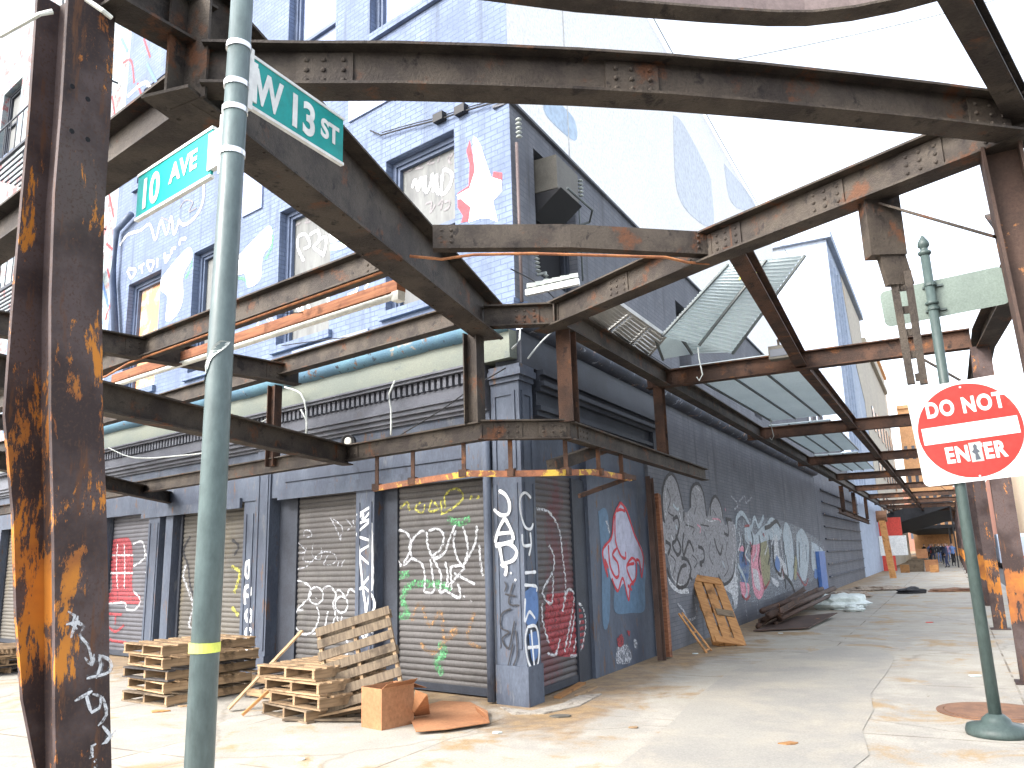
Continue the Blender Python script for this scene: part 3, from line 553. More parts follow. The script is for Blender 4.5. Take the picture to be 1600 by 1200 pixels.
graf(s2, FA, 'p1', sn, slat(sn), [
    ('whitew', 's', .026, [[(1360, 492), (1325, 490), (1300, 430), (1308, 372), (1340, 365), (1385, 385), (1392, 425), (1372, 452), (1330, 500), (1322, 560), (1360, 602), (1405, 585), (1430, 525), (1420, 480)], circ(1416, 430, 32, 38), [(1445, 400), (1478, 388), (1505, 428), (1492, 468), (1502, 520), (1470, 590), (1432, 592), (1400, 602)], circ(1530, 470, 28, 36), [(1500, 420), (1520, 405), (1540, 428), (1548, 440), (1568, 402), (1597, 420)], [(1470, 500), (1458, 580), (1488, 630), (1518, 565), (1508, 520)], [(1530, 520), (1532, 600), (1560, 640)], [(1414, 440), (1420, 444)], [(1480, 690), (1520, 710), (1560, 690)]]),
    ('whitef', 's', .02, [[(1310, 240), (1370, 235), (1335, 192)], [(1375, 215), (1360, 270), (1395, 280)], [(1405, 195), (1400, 250), (1435, 268), (1440, 215)], [(1322, 285), (1330, 312), (1378, 296), (1430, 245), (1480, 236), (1508, 262), (1490, 290), (1452, 290), (1470, 250)], [(1510, 300), (1525, 268)], [(1528, 300), (1543, 270)], [(1362, 165), (1365, 140), (1390, 142), (1396, 165), (1375, 170)], [(1478, 78), (1500, 120), (1530, 185)], [(1495, 90), (1535, 130), (1520, 180)], [(1550, 90), (1575, 120), (1555, 140)], [(1580, 90), (1590, 130)]])])
graf(s3, FA, 'p1', sn, slat(sn), [('black', 's', .05, [[(855, 165), (825, 230), (845, 300), (855, 390), (885, 470), (875, 560), (885, 640)], [(1040, 180), (1070, 210), (1050, 250)]]), ('whitef', 's', .06, [[(835, 290), (825, 350), (848, 410), (868, 480), (850, 560), (890, 610)]]), ('gyel', 's', .06, [[(1040, 300), (1075, 330), (1050, 420)], [(1040, 480), (1070, 520)]])])
graf(s4, FA, 'p1', sn, slat(sn), [('redd', 'f', 0, [[(510, 180), (580, 175), (598, 260), (596, 400), (632, 432), (625, 468), (560, 455), (478, 462), (474, 432), (505, 398), (498, 250)]]),
    ('whitew', 's', .035, [[(500, 190), (480, 250), (485, 340), (480, 400), (468, 430), (475, 465), (560, 462), (570, 490), (610, 490), (632, 450), (600, 410)], [(530, 200), (525, 300), (530, 400)], [(560, 200), (562, 300), (560, 400)], [(600, 200), (640, 190), (650, 260), (600, 300)], [(655, 240), (668, 290), (655, 330)], [(490, 250), (600, 250)], [(490, 330), (600, 330)]]),
    ('redd', 's', .05, [[(480, 510), (550, 515)], [(480, 560), (520, 590), (560, 560)], [(500, 630), (570, 640)], [(520, 520), (520, 560)], [(480, 650), (500, 620)]])])
graf(pilasters[0], FA, 'p2', 0, flat(0), [('white', 's', .034, [[(450, 128), (512, 92)], [(452, 150), (480, 120), (478, 150), (512, 112)], [(452, 168), (514, 150), (452, 215), (518, 250), (462, 300), (520, 368), (478, 440)], [(458, 230), (468, 350), (482, 480), (492, 560), (493, 700)], [(516, 160), (520, 300), (520, 440), (508, 480), (492, 560)], [(462, 460), (485, 450), (520, 490), (530, 540), (495, 590)], [(470, 628), (493, 662), (530, 635)], [(468, 650), (493, 690), (530, 700)]]), ])
graf(pilasters[2], FA, 'p1', -.02, flat(-.02), [('white', 's', .06, [circ(1105, 315, 10, 35), circ(1108, 410, 14, 22), [(1092, 400), (1095, 470)], circ(1112, 520, 14, 26), circ(1112, 600, 14, 22), [(1110, 270), (1118, 300)], [(1100, 640), (1104, 680)]])])
graf(cpil, FA, 'p2', .036, flat(.036), [('white', 's', .04, [[(1085, 18), (1115, 38), (1132, 75), (1128, 120), (1095, 128), (1062, 102)], [(1112, 140), (1085, 190), (1068, 252)], [(1112, 140), (1140, 195), (1152, 240)], [(1068, 262), (1150, 246)], [(1076, 212), (1142, 205)], [(1070, 268), (1128, 256), (1164, 288), (1150, 328), (1098, 350), (1120, 360), (1112, 400)], [(1088, 268), (1102, 345)], [(1136, 384), (1142, 390)], [(1156, 414), (1162, 420)]]),
    ('black', 's', .02, [[(1110, 425), (1120, 445), (1110, 470)], [(1150, 430), (1130, 520), (1175, 530)], [(1112, 480), (1160, 490)], [(1140, 545), (1098, 570), (1095, 630), (1130, 650), (1100, 680), (1130, 720), (1155, 600)], [(1160, 640), (1165, 760), (1120, 840), (1150, 700)], [(1140, 850), (1180, 830)]])])
graf(cpil, FB, 'p2', .036, flat(.036), [('gblue', 'f', 0, [[(1200, 470), (1248, 450), (1256, 600), (1206, 612)], [(1216, 660), (1258, 650), (1262, 740), (1232, 780)]]),
    ('white', 's', .034, [[(1226, 52), (1200, 28), (1178, 50), (1178, 110), (1198, 178), (1224, 190), (1236, 165)], [(1186, 212), (1192, 262), (1226, 262)], [(1222, 205), (1226, 262), (1216, 310)], [(1198, 386), (1248, 382)], [(1196, 440), (1248, 446), (1250, 470)], [(1200, 500), (1198, 600), (1218, 560), (1244, 590)], [(1210, 630), (1200, 690), (1216, 790), (1246, 820), (1262, 740), (1250, 630), (1208, 628)], [(1226, 640), (1240, 800), (1246, 870), (1262, 880)], [(1210, 720), (1262, 715)]])])
# ---- 13th street side
mb = MB(); wall_holes(mb, FB, 0, 24, 4.35, 7.33, [(.66, 2.02, 5.2, 7.0), (7.0, 7.9, 5.2, 6.6), (14, 15, 5.2, 6.6)], depth=.25); mb.box(FB, 0, 24, -.25, .05, 7.331, 7.37)
wallB = part(mb, 'brick_wall', M['greybrick'], bld, F=FB)
mb = MB(); mb.box(FB, .5, 2.2, -.6, -.3, 5.0, 7.2); mb.box(FB, 6.8, 8.1, -.6, -.3, 5, 6.8); mb.box(FB, 13.9, 15.1, -.6, -.3, 5, 6.8); part(mb, 'window_void', M['dark'], bld)
window(FB, .67, 2.01, 5.21, 6.99, M['dark'], sill=False, dark=M['shopdark'])
mb = MB(); wall_holes(mb, FB, 0, 20, 7.371, 12.75, []); bb = part(mb, 'billboard_wall', M['billb'], bld, F=FB)
graf(bb, FB, 'z', 0, flat(0), [('billblue', 'f', 0, [[(851, 150), (860, 150), (896, 185), (898, 220), (853, 180)]]), ('billpale', 'f', 0, [[(1052, 180), (1068, 195), (1106, 268), (1112, 300), (1114, 350), (1090, 345), (1058, 298)], [(1131, 255), (1180, 318), (1160, 328), (1140, 310)]])], 'faded_print')
mb = MB(); mb.box(FB, 2.9, 19.9, -.5, -.1, 12.751, 12.80); mb.bar(FB.p(1.9, 0, 7.4), FB.p(1.9, 0, 12.7), .03, .02); part(mb, 'roof_coping', M['galv'], bld)
mb = MB(); mb.box(FA, .02, 11.1, -8, -.3, 16.45, 16.5); mb.box(FB, 20, 24, -8, -.26, 7.3, 7.34); part(mb, 'roof', M['greywall'], bld)
# ground floor street side
mb = MB(); mb.box(FB, 2.1, 4.6, -.5, -.06, 0, 3.3); mb.box(FB, .42, 2.1, -.5, -.16, 2.62, 3.3); bay = part(mb, 'shopfront_bay', M['shopblue'], bld, F=FB)
for a0, a1 in ((1.66, 2.099), (.34, .40)): mb = MB(); mb.box(FB, a0, a1, -.5, -.11, 0, 2.619); part(mb, 'door_jamb', M['shopdark'], bld, F=FB)
sB = shutter(FB, bld, .40, 1.66, .02, 2.62, -.13, M['shr'])
graf(sB, FB, 'p2', -.13, slat(-.13), [('redd', 'f', 0, [[(1290, 480), (1330, 500), (1400, 470), (1440, 540), (1462, 640), (1440, 745), (1330, 750), (1285, 640)]]),
    ('whitew', 's', .035, [[(1245, 100), (1300, 115), (1345, 190), (1360, 300), (1375, 440), (1362, 560)], [(1370, 520), (1385, 462), (1410, 475), (1408, 540), (1370, 740)], [(1410, 510), (1450, 540), (1464, 620), (1440, 738), (1396, 758)], [(1300, 262), (1322, 310), (1318, 380), (1272, 470), (1312, 522), (1320, 400)], [(1295, 745), (1330, 750), (1350, 680)], [(1270, 520), (1272, 600), (1300, 700)], [(1420, 560), (1390, 720)], [(1440, 590), (1410, 740)]])])
graf(bay, FB, 'm', -.06, flat(-.06), [('sprayblue', 'f', 0, [[(235, 610), (400, 600), (408, 760), (405, 890), (330, 905), (232, 900), (228, 760)], [(130, 300), (190, 330), (200, 900), (160, 980), (150, 600)]]),
    ('lil', 'f', 0, [[(262, 250), (292, 300), (342, 430), (392, 530), (396, 640), (352, 600), (350, 700), (318, 740), (310, 822), (284, 730), (246, 772), (205, 700), (192, 640), (158, 540), (208, 455), (222, 330)]]),
    ('red', 's', .045, [[(262, 248), (224, 330), (210, 452), (156, 540), (186, 690), (170, 590), (190, 640)], [(210, 700), (246, 774), (276, 700), (310, 826), (320, 745), (352, 700), (356, 610), (330, 580), (300, 640), (340, 740)], [(262, 248), (300, 300), (342, 430), (360, 470), (390, 540), (398, 600), (388, 690), (375, 600), (355, 590)], [(230, 320), (232, 470), (262, 560), (292, 580), (292, 540)], [(290, 300), (262, 290), (240, 300)], [(190, 500), (200, 620), (230, 690), (252, 680), (246, 610), (215, 560), (240, 520)], [(300, 620), (345, 610)], [(305, 740), (330, 770)]]),
    ('whitef', 'f', 0, [[(240, 1110), (300, 1095), (325, 1150), (320, 1200), (240, 1205)], [(340, 1060), (360, 1070), (360, 1120), (345, 1110)], [(172, 360), (182, 352), (200, 420), (196, 440)]]), ('redd', 'f', 0, [[(240, 1060), (270, 1030), (282, 1090), (250, 1110)], [(300, 1010), (320, 1015), (315, 1050)]])])
mb = MB()
for (n1, z0, z1) in ((.04, 3.301, 3.36), (.09, 3.361, 3.42), (.03, 3.421, 3.6), (.09, 3.601, 3.66), (.15, 3.661, 3.72), (.08, 3.721, 3.80), (.14, 3.801, 3.86)): mb.box(FB, .42, 5.2, -.3, n1, z0, z1)
mb.box(FB, 4.7, 5.1, -.3, .10, 3.2, 3.6)
part(mb, 'cornice', M['shopdark'], bld, F=FB)
mb = MB(); mb.box(FB, 0, 5.2, -.3, .06, 3.861, 4.27); part(mb, 'signboard', M['shopdark'], bld, F=FB)
ledge(FB, .0, 24, 4.43, .15, .08, 'ledge', M['peel'], .015)
mb = MB(); mb.box(FB, 4.6, 24, -.5, 0, 0, 4.28); lw = part(mb, 'street_wall', M['greybrick'], bld, F=FB)
graf(lw, FB, 'm', 0, flat(0), [
    ('whitew', 'f', 0, [[(500, 372), (522, 365), (515, 470), (540, 545), (520, 540), (504, 470)], [(545, 690), (590, 745), (668, 762), (672, 788), (610, 788), (560, 745)], [(930, 380), (948, 400), (958, 600), (965, 800), (948, 880), (925, 800), (880, 752), (925, 700), (940, 560)]]),
    ('mural_grey', 'f', 0, [[(520, 380), (514, 250), (520, 150), (560, 84), (606, 150), (640, 300), (680, 278), (688, 180), (720, 138), (758, 200), (778, 340), (796, 270), (826, 212), (860, 265), (884, 380), (918, 352), (942, 400), (952, 560), (928, 700), (882, 738), (842, 690), (800, 712), (700, 700), (655, 755), (592, 742), (560, 650), (540, 560), (512, 480)]]),
    ('black', 's', .07, [[(524, 370), (512, 250), (520, 140), (560, 76), (600, 130), (638, 290)], [(640, 300), (640, 360)], [(680, 280), (684, 170), (722, 135), (755, 190), (776, 330)], [(800, 330), (800, 260), (826, 210), (858, 262), (874, 350)], [(574, 352), (600, 335), (612, 390), (592, 470), (572, 500), (602, 560), (622, 520), (590, 440)], [(640, 430), (632, 500), (640, 560), (670, 480), (700, 540)], [(625, 580), (660, 590), (682, 650), (655, 740), (600, 745), (622, 640), (655, 620)], [(725, 510), (756, 530), (760, 590), (735, 610), (750, 625)], [(820, 460), (836, 520), (858, 556), (870, 500)], [(880, 430), (905, 440), (900, 370), (892, 345), (925, 355)], [(845, 680), (880, 735), (930, 690), (945, 600)], [(530, 480), (560, 505), (545, 560)], [(670, 680), (690, 710)], [(730, 670), (732, 705)], [(540, 640), (560, 700)]])])
graf(lw, FB, 'm', 0, flat(0), [
    ('black', 's', .035, [[(540, 160), (560, 230), (545, 300), (580, 330)], [(700, 200), (715, 260), (700, 320)], [(812, 290), (835, 330)], [(560, 560), (590, 600), (575, 680)], [(690, 560), (720, 600), (700, 640)], [(800, 480), (790, 560), (815, 620)], [(900, 480), (890, 560), (905, 640), (880, 690)], [(760, 420), (775, 470)], [(650, 380), (700, 400), (690, 440)], [(740, 380), (790, 390)]]),
    ('whitew', 's', .025, [[(528, 180), (535, 260), (530, 330)], [(665, 310), (670, 400)], [(560, 430), (575, 470)], [(610, 300), (625, 360)], [(850, 250), (866, 330)], [(930, 400), (940, 520), (925, 640)], [(560, 620), (570, 690), (610, 735), (660, 745)], [(770, 350), (800, 360), (830, 352)], [(712, 155), (735, 180)]]),
    ('pink', 's', .03, [[(720, 380), (740, 400), (735, 430)], [(810, 345), (850, 350), (860, 370)], [(885, 280), (890, 300)]]),
    ('teal', 's', .05, [[(575, 260), (600, 290), (610, 280)], [(870, 600), (885, 640)], [(590, 380), (600, 410)]])])
graf(lw, FB, 'm', 0, flat(0), [('haze_spray', 'f', 0, [[(930, 800), (960, 860), (930, 900), (880, 800)], [(950, 360), (1060, 340), (1200, 350), (1330, 400), (1470, 500), (1480, 620), (1400, 720), (1250, 780), (1120, 830), (1000, 830), (955, 700), (948, 520)]])])
graf(lw, FB, 'm', 0, flat(0), [
    ('gblue', 'f', 0, [[(970, 560), (1000, 530), (1030, 600), (1020, 720), (985, 720)]]), ('pink', 'f', 0, [[(1040, 510), (1085, 480), (1112, 600), (1120, 760), (1090, 825), (1055, 770), (1042, 640)], [(975, 720), (1030, 740), (1015, 830), (985, 790)], [(965, 530), (990, 505), (1000, 540)]]),
    ('olive', 'f', 0, [[(1092, 480), (1130, 470), (1150, 560), (1152, 720), (1122, 740), (1100, 640)]]),
    ('teal', 'f', 0, [[(1000, 400), (1030, 380), (1060, 440), (1100, 400), (1150, 370), (1215, 400), (1210, 470), (1150, 470), (1060, 500), (1010, 480)], [(1230, 440), (1245, 365), (1280, 430), (1298, 620), (1280, 715), (1248, 640)], [(1310, 440), (1345, 405), (1385, 500), (1372, 690), (1340, 700), (1315, 580)], [(1400, 480), (1445, 520), (1440, 640), (1405, 640)], [(1450, 510), (1472, 540), (1470, 600), (1452, 580)]]),
    ('whitew', 'f', 0, [[(1178, 460), (1196, 445), (1210, 560), (1246, 620), (1250, 690), (1205, 700), (1178, 580)], [(1048, 640), (1080, 660), (1095, 770), (1062, 740)], [(1160, 690), (1205, 720), (1200, 750), (1172, 730)]]),
    ('teal', 's', .12, [[(950, 400), (955, 340), (985, 312), (1015, 350), (1040, 400), (1060, 340), (1085, 390), (1115, 330)], [(1130, 400), (1160, 350), (1200, 380), (1225, 430)], [(960, 620), (1000, 700), (1015, 780), (1000, 830)]]),
    ('black', 's', .12, [[(1120, 400), (1150, 390), (1190, 360), (1215, 400)], [(1170, 500), (1180, 620), (1215, 680), (1225, 640), (1245, 720), (1245, 760)], [(1230, 670), (1280, 730), (1310, 810)], [(1245, 560), (1262, 690)], [(1325, 480), (1330, 640)]]),
    ('redd', 's', .06, [[(1000, 390), (1030, 385)], [(985, 800), (1010, 825), (1035, 800)], [(1110, 700), (1120, 760), (1150, 715)], [(1310, 660), (1360, 740), (1380, 700)]]),
    ('whitef', 's', .05, [[(920, 210), (960, 260), (940, 290)], [(970, 240), (1000, 210), (1010, 250), (1045, 215)], [(1000, 840), (1010, 900), (1018, 950)], [(1075, 830), (1080, 920)], [(600, 850), (640, 900), (660, 960)], [(700, 800), (710, 920), (660, 950)], [(1240, 760), (1245, 860)]]),
    ('gyel', 's', .09, [[(500, 670), (515, 700), (520, 745)]]), ('gblue', 's', .09, [[(515, 770), (535, 820), (530, 860)]])])
graf(lw, FB, 'm', 0, flat(.011), [
    ('whitew', 's', .06, [[(965, 420), (975, 480), (960, 540)], [(1010, 420), (1020, 500), (1005, 560), (1030, 600)], [(1065, 470), (1070, 540), (1050, 600)], [(1125, 420), (1135, 500), (1120, 560)], [(1160, 400), (1175, 440), (1160, 500)], [(1210, 420), (1220, 520), (1232, 600)], [(1262, 400), (1275, 480), (1270, 560), (1290, 640)], [(1330, 430), (1350, 500), (1345, 600)], [(1400, 500), (1420, 560), (1415, 620)], [(1455, 520), (1465, 570)]]),
    ('black', 's', .06, [[(990, 440), (1000, 520), (990, 600)], [(1040, 420), (1050, 480), (1035, 540)], [(1085, 440), (1095, 520), (1085, 600), (1100, 680)], [(1145, 440), (1155, 540), (1140, 620)], [(1232, 480), (1240, 560)], [(1298, 470), (1305, 560), (1290, 640)], [(1365, 500), (1372, 600)], [(1390, 540), (1395, 620)]]),
    ('redd', 's', .06, [[(1000, 560), (1010, 620)], [(1030, 480), (1045, 520), (1040, 560)], [(1108, 430), (1118, 450)], [(1225, 640), (1232, 700)]]),
    ('gblue', 'f', 0, [[(1190, 560), (1210, 600), (1205, 660), (1180, 620)], [(1420, 640), (1440, 660), (1432, 700), (1415, 690)]]), ('olive', 'f', 0, [[(1300, 560), (1312, 600), (1308, 700), (1294, 690)]])])
# slatted far section
low = thing('low_warehouse', 'low grey warehouse with long horizontal grooves beyond the murals', 'building', FB.p(24.02, 0, 0))
mb = MB(); mb.box(FB, 24.05, 40, -8, 0, 0, 4.3); mb.box(FB, 24.05, 40, -8, -.3, 4.301, 6.6)
zz = .5
part(mb, 'wall', M['greybrick'], low, F=FB)
mb = MB()
while zz < 4.2: mb.box(FB, 25.5, 39.8, .001, .06, zz, zz + .05); zz += .48
part(mb, 'string_courses', M['peel'], low, F=FB)
mb = MB(); [mb.box(FB, 25 + k * 2.3, 26.2 + k * 2.3, -.29, -.2, 6.601, 7.2 + .3 * (k % 3)) for k in range(6)]; part(mb, 'roof_parapet', M['greywall'], low)
# ------------------------------------------------------------------ neighbour on the avenue
nb = thing('neighbour_building', 'pale graffiti covered building left of the blue brick one, with fire escapes', 'building', FA.p(11.2, 0, 0))
mb = MB(); wall_holes(mb, FA, 11.2, 24, 4.62, 17.5, [(12.1, 13.4, 5.1, 7.4), (12.1, 13.4, 9.3, 11.6), (15, 16.4, 5.1, 7.4), (15, 16.4, 9.3, 11.6), (18, 19.4, 9.3, 11.6), (18, 19.4, 5.1, 7.4), (12.1, 13.4, 13.3, 15.6), (15, 16.4, 13.3, 15.6), (18, 19.4, 13.3, 15.6)])
nbw = part(mb, 'brick_wall', M['brick_pale'], nb, F=FA)
for a0 in (12.1, 15, 18):
    for z0 in (5.1, 9.3, 13.3): window(FA, a0, a0 + 1.35, z0, z0 + 2.3, M['panel'], split=z0 + 1.2, par=nb, dark=M['shopdark'])
graf(nbw, FA, 'z', 0, flat(0), [('redd', 's', .07, [[(168, 420), (175, 460), (165, 500)], [(170, 300), (178, 340)], [(166, 380), (176, 390)], [(215, 130), (225, 170), (212, 210)], [(225, 60), (235, 90)], [(175, 150), (180, 190), (172, 230)], [(190, 100), (205, 95), (210, 130)]]),
    ('whitew', 's', .10, [[(162, 300), (170, 350), (160, 400)], [(175, 50), (190, 90), (185, 140)], [(200, 150), (230, 130), (240, 180)]]), ('gblue', 's', .08, [[(160, 440), (170, 480)], [(230, 100), (245, 130)], [(190, 60), (200, 80)]])])
fe = thing('fire_escape', 'black iron fire escape balcony on the pale building above the avenue sign', 'fire escape', FA.p(12.3, .6, 8.9))
for zf in (8.0, 11.6):
    mb = MB()
    for k in range(9): mb.box(FA, 11.5, 16.6, .1 + k * .11, .14 + k * .11, zf, zf + .03)
    part(mb, 'grating', M['shopdark'], fe)
mb = MB()
for zf in (8.0, 11.6):
    mb.bar(FA.p(11.5, 1.05, zf + .95), FA.p(16.6, 1.05, zf + .95), .03, .03); mb.bar(FA.p(11.5, 1.05, zf), FA.p(16.6, 1.05, zf), .05, .07)
    mb.bar(FA.p(11.5, .05, zf + .95), FA.p(11.5, 1.05, zf + .95), .03, .03); mb.bar(FA.p(11.5, .05, zf), FA.p(11.5, 1.05, zf), .04, .06)
    for k in range(14): mb.bar(FA.p(11.5 + k * .39, 1.05, zf), FA.p(11.5 + k * .39, 1.05, zf + .95), .018, .018)
part(mb, 'railing', M['shopdark'], fe)
mb = MB(); mb.bar(FA.p(12.6, .9, 8.0), FA.p(14.4, .9, 11.6), .05, .12); mb.bar(FA.p(12.6, .35, 8.0), FA.p(14.4, .35, 11.6), .05, .12)
for k in range(14): t = k / 14; mb.bar(FA.p(12.6 + 1.8 * t, .35, 8 + 3.6 * t), FA.p(12.6 + 1.8 * t, .9, 8 + 3.6 * t), .16, .02)
mb.bar(FA.p(12.0, .9, 11.6), FA.p(12.9, .9, 15), .03, .03); mb.bar(FA.p(12.0, .5, 11.6), FA.p(12.9, .5, 15), .03, .03)
part(mb, 'stair', M['shopdark'], fe)
# ------------------------------------------------------------------ steel canopy frame
can = thing('steel_canopy_frame', 'rusted riveted steel canopy frame wrapping round the building corner on columns', 'canopy frame', (2.0, 5.0, 0))
cnt = [0]
def G(x, y, z): return gp(x, y, z)
def ib(pts, h=.26, w=.17, tf=.016, tw=.014, mat=None, name='beam', up=Z, chan=False, riv=None):
    cnt[0] += 1; dz = V((0, 0, -.0035 * (cnt[0] % 9)))
    pts = [V(p) + dz for p in pts]
    rects = [(-w / 2, w / 2, -tf, 0), (-tw / 2, tw / 2, -h + tf, -tf), (-w / 2, w / 2, -h, -h + tf)]
    if chan: rects = [(-tw, w * .8, -tf, 0), (-tw, 0, -h + tf, -tf), (-tw, w * .8, -h, -h + tf)]
    m3 = MB(); m3.sweep(pts, rects, up)
    for (i, frac, sgn) in (riv or []):
        a, b_ = pts[i], pts[i + 1]; t = (b_ - a).normalized(); s_ = t.cross(Z).normalized(); c_ = a + (b_ - a) * frac
        for dx in (-.045, .045, .15):
            for dzv in (.07, .13, .19):
                for sg in (-1, 1): m3.rivet(c_ + t * dx * sgn + s_ * sg * (tw / 2 + .012) + V((0, 0, -dzv)), s_ * sg, .016)
        for sg in (-1, 1): m3.cuboid(c_ + t * .05 * sgn + s_ * sg * (tw / 2 + .006) + V((0, 0, -h / 2)), t * .15, s_ * .006, Z * (h / 2 - tf - .01))
    return part(m3, name, mat or M['steel'], can)
ZT = 4.3
N1a = G(765, 485, ZT); N1b = G(852, 480, ZT)
J = G(318, 100, ZT); N0 = G(1590, 158, ZT)
radL = [N1a, G(640, 355, ZT), G(470, 175, ZT), G(380, 105, ZT), J + (J - G(380, 105, ZT)) * .3]
# radials from the corner node
nodeM = G(672, 372, ZT)
RL = (J - N1a).normalized(); RRd = (N0 - N1b).normalized()
sR = RL.cross(Z); q0, q1 = N1a - RL * .1 + sR * .02, J + RL * .25 + sR * .02; zb_ = V((0, 0, -.30)); t0_, t1_ = V((0, 0, .08)), V((0, 0, .42))
m3 = MB(); m3.sweep([q0 + zb_, q1 + zb_], [(-.14, .15, -.018, 0)]); m3.sweep([q0 + t0_, q1 + t1_], [(-.14, .15, 0, .018)])
m3.poly([q0 + zb_ - sR * .008, q1 + zb_ - sR * .008, q1 + t1_ - sR * .008, q0 + t0_ - sR * .008], sR, .016)
for k in (.1, .42, .7, .88):
    for dx in (0, .09, .18):
        for dz in (.08, .16, .24): m3.rivet(q0.lerp(q1, k) + RL * dx + zb_ + V((0, 0, dz)) + sR * .009, sR, .017)
    m3.cuboid(q0.lerp(q1, k) + RL * .3 + zb_ + V((0, 0, .17)) + sR * .07, RL * .006, sR * .06, Z * .165)
for k in range(22):
    for sg in (-1, 1): m3.rivet(q0.lerp(q1, k / 22) + zb_ + V((0, 0, -.018)) + sR * sg * .11, V((0, 0, -1)), .013)
part(m3, 'beam', M['steel'], can)
if False: ib([N1a, J], riv=[])
ib([N1b - RRd * .1, G(1112, 360, ZT), N0 + RRd * .15], h=.27, w=.2, riv=[(0, .06, 1), (0, .5, 1), (0, .96, -1), (1, .04, 1), (1, .4, 1), (1, .68, 1), (1, .92, -1)])
ib([N1a + RL * .2 + V((0, 0, -.01)), N1b + RRd * .2 + V((0, 0, -.01))], h=.24, w=.14, riv=[(0, .5, 1)])
tL = G(676, 351, ZT); tR = G(1104, 362, ZT)
m3 = MB(); cp_ = [tL, G(890, 350, ZT), tR]; m3.sweep(cp_, [(-.012, 0, -.205, 0), (-.1, -.012, -.205, -.19), (-.1, -.012, -.015, 0)])
for f0, sg in ((.03, 1), (.93, 1)):
    for dx in (0, .08):
        for dz in (.05, .10, .15): m3.rivet(tL.lerp(tR, f0) + V((dx, 0, -dz)) - V((0, .0, 0)), V((0, -1, 0)), .016)
part(m3, 'beam', M['steel'], can)
tL2 = G(480, 76, ZT); d1_ = (tL2 - G(760, 80, ZT)).normalized(); w_ = N1a - tL2; cr2_ = d1_.x * RL.y - d1_.y * RL.x; tt_ = (w_.x * RL.y - w_.y * RL.x) / cr2_; tL0 = tL2 + d1_ * (tt_ - .12)
ib([tL0, tL2, G(620, 76, ZT), G(760, 80, ZT), G(900, 86, ZT), G(1040, 95, ZT), G(1180, 108, ZT), G(1320, 123, ZT), G(1450, 138, ZT), G(1572, 154, ZT)], h=.25, w=.17, riv=[(1, .1, 1), (4, .5, 1), (8, .8, -1)])
# avenue side
oO = 5.2; aJ = FA.loc(J).x
def pA3(a, o, z=ZT): return FA.p(a, o, z)
midA = FA.loc(nodeM)
mA = FA.p(-.95, 2.87, ZT); la = FA.loc(mA)
ib([mA, FA.p(3.45, 2.9, ZT), FA.p(9.6, 2.9, ZT), FA.p(15.5, 2.9, ZT)], h=.25, w=.16, riv=[(0, .03, 1)])
ib([FA.p(-.0, 1.02, ZT + .07), FA.p(15.5, .98, ZT + .07)], h=.235, w=.15)
ib([J + V((0, 0, .006)), FA.p(15.5, FA.loc(J).y, ZT)], h=.30, w=.2, riv=[(0, .01, 1)])
for a_ in (3.3, 9.6, 15.4): ib([FA.p(a_, .75, ZT), FA.p(a_ + .1, 5.1, ZT)], h=.26, w=.16, riv=[(0, .07, 1), (0, .5, 1)])
# outward brackets, carrying the bent edge strip
OL = G(168, -75, ZT + .3); ib([J + V((0, 0, .32)), OL], h=.28, w=.2)
m3 = MB(); m3.box(Fr(J + FB.n * .05, FB.n, FB.d), -.13, .13, -.13, -.115, -.32, .6); m3.box(Fr(J + FB.n * .05, FB.n, FB.d), -.13, .13, .115, .13, -.32, .6); m3.box(Fr(J + FB.n * .05, FB.n, FB.d), -.008, .008, -.115, .115, -.32, .6); part(m3, 'stub_column', M['steel'], can)
OR_ = G(1497, -25, ZT + .08); ib([N0 + V((0, 0, .05)), N0.lerp(OR_, 1.5)], h=.20, w=.13, mat=M['rcol'] if 'rcol' in M else M['steel'])
zf = 4.15
m3 = MB(); fp = [G(x, y, zf) for x, y in ((600, -28), (700, -12), (800, 1), (900, 14), (1000, 22), (1100, 30), (1200, 36), (1260, 36), (1330, 28), (1400, 14), (1470, -5), (1530, -30))]
m3.sweep(fp, [(-.006, .006, 0, .26)]); part(m3, 'edge_strip', M['fascia'], can)
m3 = MB(); m3.sweep(fp, [(-.007, .10, -.014, -.001)]); part(m3, 'edge_angle', M['steel'], can)
# street side
ribs = [3.2 + 6.9 * k for k in range(14)]
ib([FB.p(-.75, .85, ZT), FB.p(ribs[-1] + 2, .72, ZT)], h=.26, w=.17, mat=M['steel'])
sM = tR + RRd * .35
ib([tR + RRd * .25, FB.p(3.2, 2.78, ZT), FB.p(ribs[-1], 2.8, ZT)], h=.22, w=.15, mat=M['steel_red'])
ib([N0 + FB.n * .42, FB.p(3.2, 4.99, ZT), FB.p(ribs[-1] + 2, 4.93, ZT)], h=.28, w=.22)
for k, a_ in enumerate(ribs): ib([FB.p(a_, .55, ZT), FB.p(a_, 4.85, ZT)], h=.25, w=.16, mat=M['steel_red'], riv=[(0, .1, 1), (0, .5, 1)] if k < 3 else None)
# columns
def hcol(pts, h, w, nrm, mat, name='column', tf=.02, tw=.014):
    m3 = MB(); m3.sweep(pts, [(-w / 2, w / 2, -h, -h + tf), (-w / 2, w / 2, -tf, 0), (-tw / 2, tw / 2, -h + tf, -tf)], nrm); return m3
FC = lambda p, nn: None
